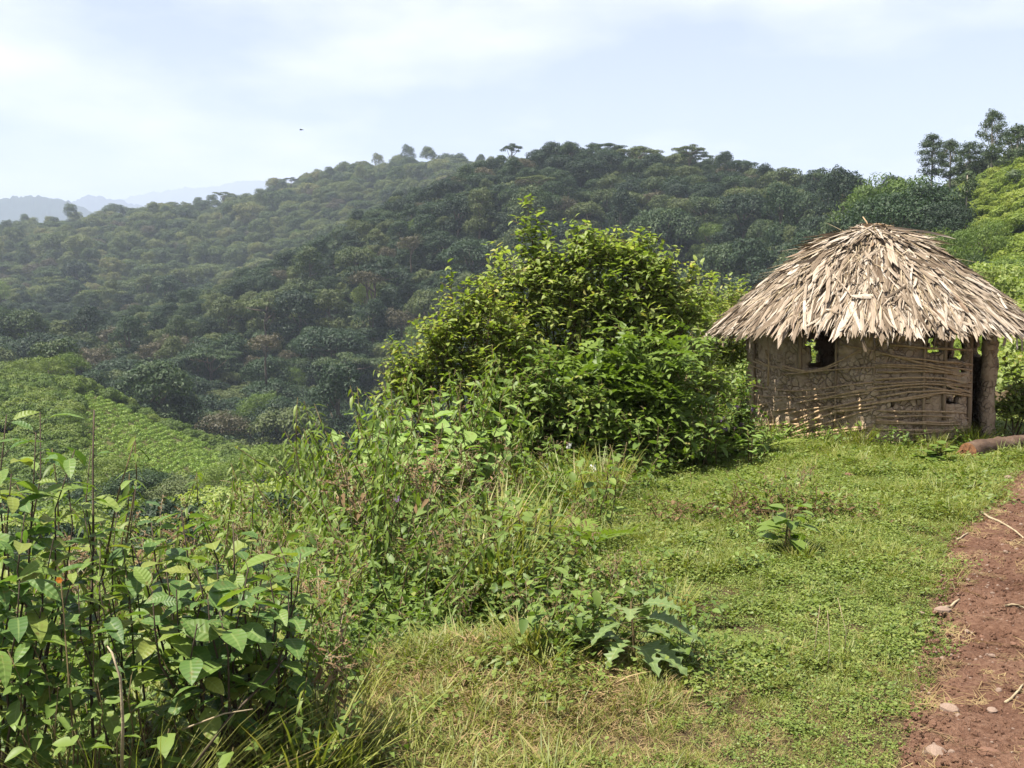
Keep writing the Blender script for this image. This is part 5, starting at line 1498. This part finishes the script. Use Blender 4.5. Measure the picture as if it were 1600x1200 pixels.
# weeds dotted over the lawn
for i in range(26):
    y = rng.uniform(5.8, 12.0); x = rng.uniform(float(edge_x(y)) + .2, float(road_x(y)) - .3)
    k = str(rng.choice(['broadleaf', 'bushy', 'grassy'], p=[.3, .5, .2]))
    weed(k, x, y, rng.uniform(.28, .5), {'broadleaf': 'small broad-leaved weed growing in the lawn', 'bushy': 'small bushy weed growing in the lawn', 'grassy': 'longer grass clump growing in the lawn'}[k], {'broadleaf': 'broad-leaved weeds in the lawn', 'bushy': 'bushy weeds in the lawn', 'grassy': 'grass clumps in the lawn'}[k], rng)
def weed_px(kind, px_, py_, s, label, dz=0.0):
    p = ground_at(px_, py_); return weed(kind, p[0], p[1], s, label, None, rng, dz, .05)
for i, (px_, py_, k, s_) in enumerate([(862, 1022, 'broadleaf', .75), (885, 1030, 'bushy', .8), (905, 1018, 'broadleaf', .7), (940, 1012, 'bushy', .85), (1040, 1030, 'bushy', .7), (1065, 1040, 'broadleaf', .6), (1085, 1050, 'bushy', .6), (1030, 1000, 'broadleaf', .7), (960, 1000, 'seedhead', .6), (840, 1030, 'grassy', .5)]):
    weed_px(k, px_, py_, s_, ['leafy weed at the left of the dark clump beside the thistle', 'bushy weed in the dark clump left of the thistle', 'leafy weed close to the small grey rosette', 'bushy weed just behind the small grey rosette', 'bushy weed just right of the thistle', 'leafy weed right of the thistle', 'bushy weed at the right end of the thistle clump', 'leafy weed behind the thistle', 'brown dry weed behind the thistle stem', 'grass clump at the left end of the thistle clump'][i])
weed_px('fern', 600, 1010, .62, 'pale fern at the left end of the hollow')
weed_px('fern', 585, 960, .6, 'fern above the left end of the hollow')
weed_px('fern', 700, 985, .55, 'fern left of the thistle behind the mound')
weed_px('fern', 900, 740, .8, 'large fern beside the white scrap')
weed_px('fern', 1075, 705, .9, 'fern in front of the bush left of the hut')
weed_px('dead_grass', 692, 905, 1.0, 'pale heap of dead grass on the bank')
weed_px('dead_grass', 1000, 705, .8, 'rusty dead fronds under the feathery bush')
weed_px('grassy', 1245, 880, .4, 'grass clump under the broad weed in the lawn')
weed_px('seedhead', 1235, 800, .55, 'dry brown weed behind the broad weed in the lawn')
# brown withered tangle on the lawn
def tangle():
    r_ = np.random.default_rng(9)
    b = ground_at(1195, 815); root = empty('withered_tangle', b); tag(root, 'low tangle of withered brown vines with small green leaves on the lawn', 'dead vine')
    gs, gl, gg = Geo(), Geo(), Geo()
    for k in range(170):
        p = r_.normal(0, .24, 3) * [1.6, .8, 0]; pts = wander(r_, p, [r_.normal(0, .7), r_.normal(0, .7), 1.1], r_.uniform(.35, .62), 6, .9, -1.5)
        pts[:, 2] = np.maximum(pts[:, 2], .01); gs.add(*tube(pts, np.linspace(.004, .002, 7), 3))
        P, D, U, u = leaves_on(r_, pts, .035, .1, .8, .1); h = len(P) // 2
        stamp(gl, LEAF4, P[:h], D[:h], U[:h], .05 * r_.uniform(.6, 1.2, h), r_.random(h))
        stamp(gg, LEAF4, P[h:], D[h:], U[h:], .05 * r_.uniform(.6, 1.3, len(P) - h), r_.random(len(P) - h))
    gs.build('vine', 'dead', root); tag(gl.build('withered_foliage', 'dead', root), kind='stuff'); tag(gg.build('green_foliage', 'weed_yellow', root), kind='stuff')
tangle()
# large-leaved plants with countable leaves
def rosette(name, label, base, meshes, n, leaf, seed, stem_h, lift=(.2, .7), stem_mat='stem', cat='plant', nst=1):
    r_ = np.random.default_rng(seed); root = empty(name, base); tag(root, label, cat)
    g = Geo(); P, D, U, S = [], [], [], []
    for q in range(nst):
        o_ = r_.normal(0, .07 * (nst > 1), 3) * [1, 1, 0]
        pts = wander(r_, o_, [r_.normal(0, .1), r_.normal(0, .1), 1], stem_h * r_.uniform(.8, 1.1), 6, .15); g.add(*tube(pts, np.linspace(.010, .004, 7), 5))
        for i in range(n):
            t = .25 + .75 * i / n; k = min(int(t * 6), 5); p = pts[k] + (pts[k + 1] - pts[k]) * (t * 6 - k)
            a_ = i * 2.4 + r_.normal(0, .2); dv = norm(np.array([math.cos(a_), math.sin(a_), r_.uniform(*lift) * (.4 + t)]))
            e = p + dv * leaf * .25; g.add(*tube([p, e], [.003, .002], 3)); P.append(e); D.append(dv); U.append(norm(np.array([0, 0, 1]) + r_.normal(0, .15, 3))); S.append(leaf * r_.uniform(.7, 1.1) * (1.1 - .45 * t))
    g.build('stem', stem_mat, root); leaf_objs(root, meshes, np.array(P), np.array(D), np.array(U), np.array(S), r_)
    return root
p = ground_at(990, 1040); rosette('thistle', 'tall thistle with lobed grey-green leaves behind the grassy mound', (p[0], p[1], p[2] - .02), BL[('lobed', 'thistle')], 20, .25, 71, .36, (-.1, .5))
p = ground_at(925, 1035); rosette('thistle', 'small grey-green rosette plant left of the tall thistle', (p[0], p[1], p[2] - .02), BL[('long', 'weed')], 12, .12, 72, .12, (.2, .9))
p = ground_at(1245, 872); rosette('broad_weed', 'broad-leaved weed standing alone in the middle of the lawn', (p[0], p[1], p[2] - .02), BL[('broad', 'weed')], 11, .2, 73, .34, (-.2, .3), nst=3)
p = ground_at(1462, 728); rosette('round_leaved_plant', 'dark round-leaved plant at the hut corner left of the log', (p[0], p[1], p[2] - .02), BL[('round', 'weed')], 7, .15, 74, .26, (-.1, .3), nst=5)
p = ground_at(1185, 735); rosette('round_leaved_plant', 'pale round-leaved plant against the left foot of the hut wall', (p[0], p[1], p[2] - .02), BL[('round', 'shrub_pale')], 6, .16, 75, .42, (-.1, .3), nst=2)
p = ground_at(1050, 880); rosette('round_leaved_plant', 'low round-leaved plant in the lawn above the thistle', (p[0], p[1], p[2] - .02), BL[('round', 'weed')], 8, .09, 76, .10, (.0, .4), nst=4)
for (px_, py_, lf, lb, sd) in [(640, 800, .14, 'big-leaved weed below the pale shrub', 81), (720, 790, .13, 'big-leaved weed under the picture centre', 82), (800, 770, .13, 'big-leaved weed right of the picture centre', 83), (590, 820, .14, 'big-leaved weed left of the dead grass heap', 84), (880, 770, .12, 'big-leaved weed left of the white scrap', 85), (540, 930, .13, 'big-leaved weed behind the left foreground shrub', 86), (820, 900, .11, 'big-leaved weed at the edge of the lawn', 87), (960, 770, .12, 'big-leaved weed in front of the white scrap', 88)]:
    p = ground_at(px_, py_); rosette('broad_weed', lb, (p[0], p[1], p[2] - .02), BL[('round' if sd % 2 else 'broad', 'weed')], 10, lf, sd, .5, (-.1, .5), nst=3)

# long yellow-green grass clump and dry stalks in the left foreground
def long_grass(base, label, seed, n, L, mat, name='grass_clump', spread=.5):
    r_ = np.random.default_rng(seed); root = empty(name, base); tag(root, label, 'grass')
    g = Geo(); a_ = r_.uniform(0, 6.28, n); D = norm(np.stack([np.cos(a_) * spread, np.sin(a_) * spread, r_.uniform(.5, 1.4, n)], 1))
    V = BLADE[0] * [.0042, 1, 1]; V = np.concatenate([V]); V[:, 2] = -.35 * V[:, 1] ** 2
    stamp(g, (V, BLADE[1]), r_.normal(0, .06, (n, 3)) * [1, 1, 0], D, np.tile([0, 0, 1.0], (n, 1)) + r_.normal(0, .2, (n, 3)), r_.uniform(.5, 1, n) * L, np.clip(r_.normal(.75, .2, n), 0, 1))
    f_ = g.build('blades', mat, root); f_['kind'] = 'stuff'
    return root
p = at(205, 1150, 3.0); long_grass((p[0], p[1], zg(p[0], p[1])), 'long yellowing grass clump among the left foreground shrubs', 91, 420, .85, 'grass')
p = at(130, 1150, 3.3); long_grass((p[0], p[1], zg(p[0], p[1])), 'yellowing grass clump behind the long one at the left', 92, 220, .8, 'grass')
p = at(240, 1150, 3.1); long_grass((p[0], p[1], zg(p[0], p[1])), 'few dry straws leaning right from the left foreground grass', 93, 22, 1.05, 'straw', 'dry_straw', .8)
def stalk(pts, r, label, mat='dry_stem', name='dry_stalk'):
    o = link(name, mesh_of(name, *tube(np.array(pts), np.linspace(r, r * .5, len(pts)), 5), None, mat)); return tag(o, label, 'stalk')
stalk(tipset([(190, 1205, 2.75), (192, 1130, 2.74), (188, 1060, 2.72), (175, 1020, 2.72), (168, 1010, 2.75)]), .005, 'pale dry hooked stalk in the bottom left foreground')
stalk(tipset([(147, 1190, 3.1), (140, 1000, 3.3), (146, 860, 3.4), (145, 720, 3.45), (147, 640, 3.5)]), .0055, 'tall bare dark stem standing up before the tea field', 'dark_stem')
stalk(tipset([(160, 900, 3.4), (185, 770, 3.5), (210, 690, 3.6)]), .004, 'thin bare stem leaning right before the tea field', 'stem')
stalk(tipset([(300, 1200, 3.0), (360, 1120, 3.1), (420, 1060, 3.2), (450, 1020, 3.3)]), .0055, 'dark fallen branch leaning across the lower left', 'dark_stem')
stalk(tipset([(285, 1140, 3.15), (350, 1115, 3.1), (395, 1108, 3.1)]), .0035, 'pale thin twig lying across the lower left stems')
for (px_, py_, k_) in [(1318, 975, 0), (1292, 1000, 1), (1270, 990, 2)]:
    p = ground_at(px_, py_ + 60); stalk([p, p + [.01, 0, .14], p + [.03 * (k_ - 1), .01, .3]], .0022, ['dry grass stalk standing right in the near lawn', 'dry grass stalk standing in the middle of the near lawn', 'dry grass stalk standing left in the near lawn'][k_])

# ------------------------------------------------------------------ GROUND COVER (uncountable)
def tuft(kind, seed):
    r_ = np.random.default_rng(seed); g = Geo()
    if kind in ('short', 'long', 'straw'):
        n, L, w = {'short': (55, .085, .0042), 'long': (40, .15, .0045), 'straw': (46, .085, .0040)}[kind]
        a_ = r_.uniform(0, 6.28, n); D = norm(np.stack([np.cos(a_), np.sin(a_), r_.uniform(.25, 2.2, n) if kind != 'straw' else r_.uniform(-.05, .9, n)], 1))
        V = BLADE[0] * [w / L, 1, 1]; V[:, 2] = -.35 * V[:, 1] ** 2
        stamp(g, (V, BLADE[1]), r_.normal(0, .042, (n, 3)) * [1, 1, 0], D, np.tile([0, 0, 1.0], (n, 1)) + r_.normal(0, .2, (n, 3)), L * r_.uniform(.5, 1.25, n), np.clip(r_.normal(.5, .25, n), 0, 1))
        return g.mesh('tuft', 'straw' if kind == 'straw' else 'grass')
    n, L = {'cover': (80, .0165), 'leafy': (26, .034)}[kind]
    P = np.stack([r_.normal(0, .055, n), r_.normal(0, .055, n), r_.uniform(.01, .07, n)], 1)
    a_ = r_.uniform(0, 6.28, n); D = norm(np.stack([np.cos(a_), np.sin(a_), r_.uniform(-.1, .6, n)], 1))
    stamp(g, ROUND if kind == 'cover' else LEAF8, P, D, norm(np.tile([0, 0, 1.0], (n, 1)) + r_.normal(0, .35, (n, 3))), L * r_.uniform(.6, 1.3, n), np.clip(r_.normal(.5, .25, n), 0, 1))
    return g.mesh('tuft', 'cover')
TK = ['short', 'short', 'long', 'cover', 'cover', 'leafy', 'straw', 'straw']
tc = make_protos('tuft_proto', [tuft(k, 300 + i) for i, k in enumerate(TK)])
rng = np.random.default_rng(101)
n = 120000
y = 2.4 + 15.6 * rng.random(n) ** 1.5
x = rng.uniform(-2.2, 9.0, n)
rx = road_x(y) + .10 * fbm(y * 1.3, y * 0 + 2, 21) + .05 * fbm(y * 6, y * 0 + 5, 22)
ok = (x > edge_x(y) - 1.2) & ((x < rx + .05 - .10 * rng.random(n)) | (x > rx + 3.3)) & (np.hypot(x - HX, y - HY) > HR + .05)
x, y, rx = x[ok], y[ok], rx[ok]; n = len(x)
patch = fbm(x * 1.1, y * 1.1, 15); patch2 = fbm(x * 2.5 + 9, y * 2.5, 16)
mound = np.exp(-((x + .1) / 1.15) ** 2 - ((y - 3.9) / .85) ** 2)
strawp = np.clip(.06 + .95 * mound + .30 * np.clip(1 - (rx - x) / .5, 0, 1) * (y < 7) + .22 * (patch2 > .28), 0, .82) * (x < rx)
u = rng.random(n); v = rng.random(n)
grassy = v < np.clip(.52 + .6 * patch + .45 * mound, .15, .95)
idx = np.where(u < strawp, rng.integers(6, 8, n), np.where(grassy, rng.choice([0, 1, 0, 1, 2], n), rng.choice([3, 4, 3, 4, 5], n)))
s_ = rng.uniform(.55, 1.2, n) * np.clip(.9 + .8 * patch + .5 * patch2, .45, 1.8) * np.where(y > 8, 1.25, 1.0)
s_ = np.where((rx - x < .15) & (rx > x), s_ * .8, s_)
thin = rng.random(n) > np.where(np.abs(x - rx) < .3, .35, 0) + .12 * mound + .6 * sstep(.22, .5, fbm(x * 1.7 + 31, y * 1.7, 19))
x, y, s_, idx = x[thin], y[thin], s_[thin], idx[thin]; n = len(x)
scatter('grass', tc, np.stack([x, y, Z(x, y) - .004], 1), np.stack([rng.normal(0, .15, n), rng.normal(0, .15, n), rng.uniform(0, 6.28, n)], 1), s_, idx, 'short grass and creeping ground cover on the lawn', 'grass')
print('tufts', n)
# undergrowth tangle on the bank
def merged(k, s):
    st, fo = WP[k][s]; return fo
bank = make_protos('bank_proto', [WP['broadleaf'][0][1], WP['broadleaf'][1][1], WP['bushy'][0][1], WP['bushy'][1][1], WP['grassy'][0][1], WP['dead_grass'][0][1], WP['fern'][0][1]])
n = 6500
y = rng.uniform(2.6, 17.5, n); x = edge_x(y) + .15 - 7.0 * rng.random(n) ** 1.5
ok = ~((y < 4.9) & (x > -1.0)) & ~((y < 2.9) & (np.abs(x) < 1.2))
x, y = x[ok], y[ok]; n = len(x)
idx = rng.choice(7, n, p=[.24, .22, .20, .16, .11, .03, .04])
scatter('bank_undergrowth', bank, np.stack([x, y, Z(x, y) - .03], 1), np.stack([rng.normal(0, .2, n), rng.normal(0, .2, n), rng.uniform(0, 6.28, n)], 1), rng.uniform(.3, .75, n), idx, 'tangled low undergrowth covering the bank', 'undergrowth')

# ------------------------------------------------------------------ STONES, TWIGS AND SMALL THINGS
def stone_mesh(seed, mat):
    r_ = np.random.default_rng(seed)
    V = []; F = []
    nlat, nlon = 5, 8
    sq = r_.uniform(.5, .8)
    for i in range(nlat + 1):
        for k in range(nlon):
            a_ = math.pi * i / nlat; b_ = 2 * math.pi * k / nlon
            V.append(np.array([math.sin(a_) * math.cos(b_), math.sin(a_) * math.sin(b_) * r_.uniform(.75, .8), math.cos(a_) * sq]))
    V = np.array(V); dirs = r_.normal(0, 1, (9, 3)); dirs = norm(dirs)
    for dv in dirs:                          # chip flat facets off
        q = V @ dv; lim = r_.uniform(.55, .8); V = V - np.maximum(q - lim, 0)[:, None] * dv
    for i in range(nlat):
        for k in range(nlon): F.append((i * nlon + k, (i + 1) * nlon + k, (i + 1) * nlon + (k + 1) % nlon, i * nlon + (k + 1) % nlon))
    return mesh_of('stone', V, F, None, mat, False)
STN = [stone_mesh(s, 'stone') for s in range(5)] + [stone_mesh(s + 10, 'grey_stone') for s in range(3)]
CLOD = [stone_mesh(s + 30, 'dirt') for s in range(4)]
rng = np.random.default_rng(131)
n = 0
while n < 60:
    y = rng.uniform(3.2, 9.5); u = rng.random() ** 1.3 * 2.2 + .05; x = float(road_x(y)) + u
    s = rng.uniform(.012, .032) * (1.3 if rng.random() < .12 else 1)
    o = link('stone', STN[int(rng.integers(0, 8))], None, (x, y, float(Ztrack(x, y)) + s * .15)); o.scale = (s, s * rng.uniform(.7, 1), s * rng.uniform(.6, .9)); o.rotation_euler = (rng.normal(0, .3), rng.normal(0, .3), rng.uniform(0, 6))
    tag(o, 'small reddish stone lying loose on the dirt track', 'stone', 'stones on the dirt track'); n += 1
for (px_, py_, s, k, lb) in [(1470, 968, .055, 5, 'flat pale stone on the edge of the track'), (1438, 966, .03, 6, 'small white stone beside the flat pale one at the track edge'), (1325, 747, .07, 0, 'flat pinkish stone in the grass before the hut'), (1092, 872, .05, 1, 'flat stone half hidden in the middle of the lawn'), (1485, 1130, .05, 5, 'light stone on the near track edge'), (1550, 1130, .035, 6, 'white pebble on the near track'), (1048, 718, .07, 2, 'reddish stone under the bush left of the hut'), (1545, 1195, .05, 3, 'dark red stone at the bottom of the track'), (1462, 1192, .06, 5, 'tan stone at the bottom edge where grass meets track'), (1575, 755, .06, 5, 'pale stick-like stone at the far end of the track edge')]:
    p = ground_at(px_, py_); tr = px_ > 1440
    o = link('stone', STN[k], None, (p[0], p[1], (float(Ztrack(p[0], p[1])) if tr else p[2] + .02) + s * .1)); o.scale = (s, s * .8, s * .55); o.rotation_euler = (0, 0, px_)
    tag(o, lb, 'stone')
n = 52000
y = 2.6 + 10 * rng.random(n) ** 1.4; x = road_x(y) + rng.uniform(-.08, 3.0, n)
n2 = 420
ty_ = 2.6 + 8 * rng.random(n2) ** 1.3; tx_ = road_x(ty_) + rng.random(n2) ** 1.6 * 2.6
scatter('track_litter', tc, np.stack([tx_, ty_, Ztrack(tx_, ty_) + .002], 1), np.stack([rng.normal(0, .2, n2), rng.normal(0, .2, n2), rng.uniform(0, 6, n2)], 1), np.stack([rng.uniform(.5, 1.2, n2)] * 2 + [rng.uniform(.05, .25, n2)], 1), rng.integers(6, 8, n2), 'thin dry straw litter strewn on the dirt track', 'litter')
scatter('gravel', make_protos('gravel_proto', STN + CLOD), np.stack([x, y, Ztrack(x, y) - .001], 1), rng.normal(0, .5, (n, 3)) + np.stack([np.zeros(n), np.zeros(n), rng.uniform(0, 6, n)], 1), np.where(rng.random(n) < .12, 2.0, 1.0) * rng.uniform(.002, .011, n), np.where(rng.random(n) < .82, rng.integers(8, 12, n), rng.integers(0, 8, n)), 'fine loose gravel and clods on the dirt track', 'gravel')
def ground_stick(pa, pb, r, label, mat='dry_stem'):
    a_, b_ = ground_at(*pa), ground_at(*pb); pts = [a_ + (b_ - a_) * t for t in np.linspace(0, 1, 6)]
    pts = [np.array([q[0] + .01 * math.sin(7 * i), q[1], float(Ztrack(q[0], q[1])) + r]) for i, q in enumerate(pts)]
    o = link('twig', mesh_of('twig', *tube(pts, np.linspace(r, r * .6, 6), 5), None, mat)); tag(o, label, 'twig')
ground_stick((1533, 812), (1600, 850), .011, 'long pale stick lying across the track at the right edge')
ground_stick((1570, 962), (1612, 968), .007, 'thin twig at the right edge halfway up the track')
ground_stick((1495, 855), (1515, 842), .007, 'short twig on the left edge of the track')
ground_stick((1470, 965), (1500, 950), .009, 'short dry stick by the flat pale stone')
ground_stick((1570, 1120), (1600, 1095), .006, 'thin straw on the near right of the track')

def scrap(px_, py_, d, s, label, seed, name='white_scrap'):
    r_ = np.random.default_rng(seed); p = at(px_, py_, d)
    V = []
    for i in range(5):
        for k in range(4): V.append(((k / 3 - .5) * s * .6 + r_.normal(0, s * .06), r_.normal(0, s * .10), -(i / 4 - .5) * s + r_.normal(0, s * .06)))
    F = [(i * 4 + k, i * 4 + k + 1, (i + 1) * 4 + k + 1, (i + 1) * 4 + k) for i in range(4) for k in range(3)]
    o = link(name, mesh_of(name, V, F, None, 'white', False), None, tuple(p)); sm_ = o.modifiers.new('thick', 'SOLIDIFY'); sm_.thickness = .002
    tag(o, label, 'scrap')
scrap(926, 735, 9.6, .10, 'crumpled white scrap caught in the weeds right of centre', 1)
scrap(853, 729, 9.4, .06, 'small white scrap left of the larger crumpled one', 2)
scrap(889, 697, 10.0, .06, 'small pale scrap above the crumpled white one', 3)
# purple flower on the bank
def wild_flower(px_, py_, d, label, mat='flower', s=.024):
    p = at(px_, py_, d); r_ = np.random.default_rng(int(px_)); root = empty('wild_flower', (p[0], p[1], zg(p[0], p[1]))); tag(root, label, 'flower')
    h = p[2] - root.location.z; g = Geo(); g.add(*tube([[0, .02, 0], [.02, .01, h * .5], [0, 0, h]], [.003, .0025, .002], 4)); g.build('stem', 'stem', root)
    for k in range(6):
        a_ = k * 1.047; V, F = ROUND; fr = frames(norm(np.array([[math.cos(a_), -.25, math.sin(a_)]])), np.array([[0, -1.0, 0]]))[0]
        link('petal', mesh_of('petal', (V * s) @ fr.T, F, np.full(len(V), .5), mat), root, (0, -.01, h))
wild_flower(622, 779, 6.6, 'single purple flower on the bank left of centre')
wild_flower(95, 905, 2.9, 'small orange-red bloom among the far left leaves', 'orange', .010)
# bird in the sky
def bird():
    p = at(471, 203, 70); root = empty('bird', p); tag(root, 'tiny dark bird flying high above the left ridge', 'bird')
    ts = np.linspace(0, 1, 7); V, F = tube(np.stack([(ts - .5) * .30, 0 * ts, .015 * np.sin(ts * 3)], 1), [.004, .025, .04, .042, .03, .014, .022], 8)
    link('body', mesh_of('body', V, F, None, 'bird'), root)
    for sg in (-1, 1):
        W = []
        for i, t in enumerate(np.linspace(0, 1, 5)):
            c = .11 * (1 - .75 * t); W += [(.03 - .04 * t, sg * (.03 + .26 * t), .10 * t - .07 * t * t), (.03 - .04 * t - c, sg * (.03 + .26 * t), .10 * t - .07 * t * t - .005)]
        F = [(2 * i, 2 * i + 1, 2 * i + 3, 2 * i + 2) for i in range(4)]
        o = link('wing', mesh_of('wing', W, F, None, 'bird'), root); sm_ = o.modifiers.new('thick', 'SOLIDIFY'); sm_.thickness = .01
bird()
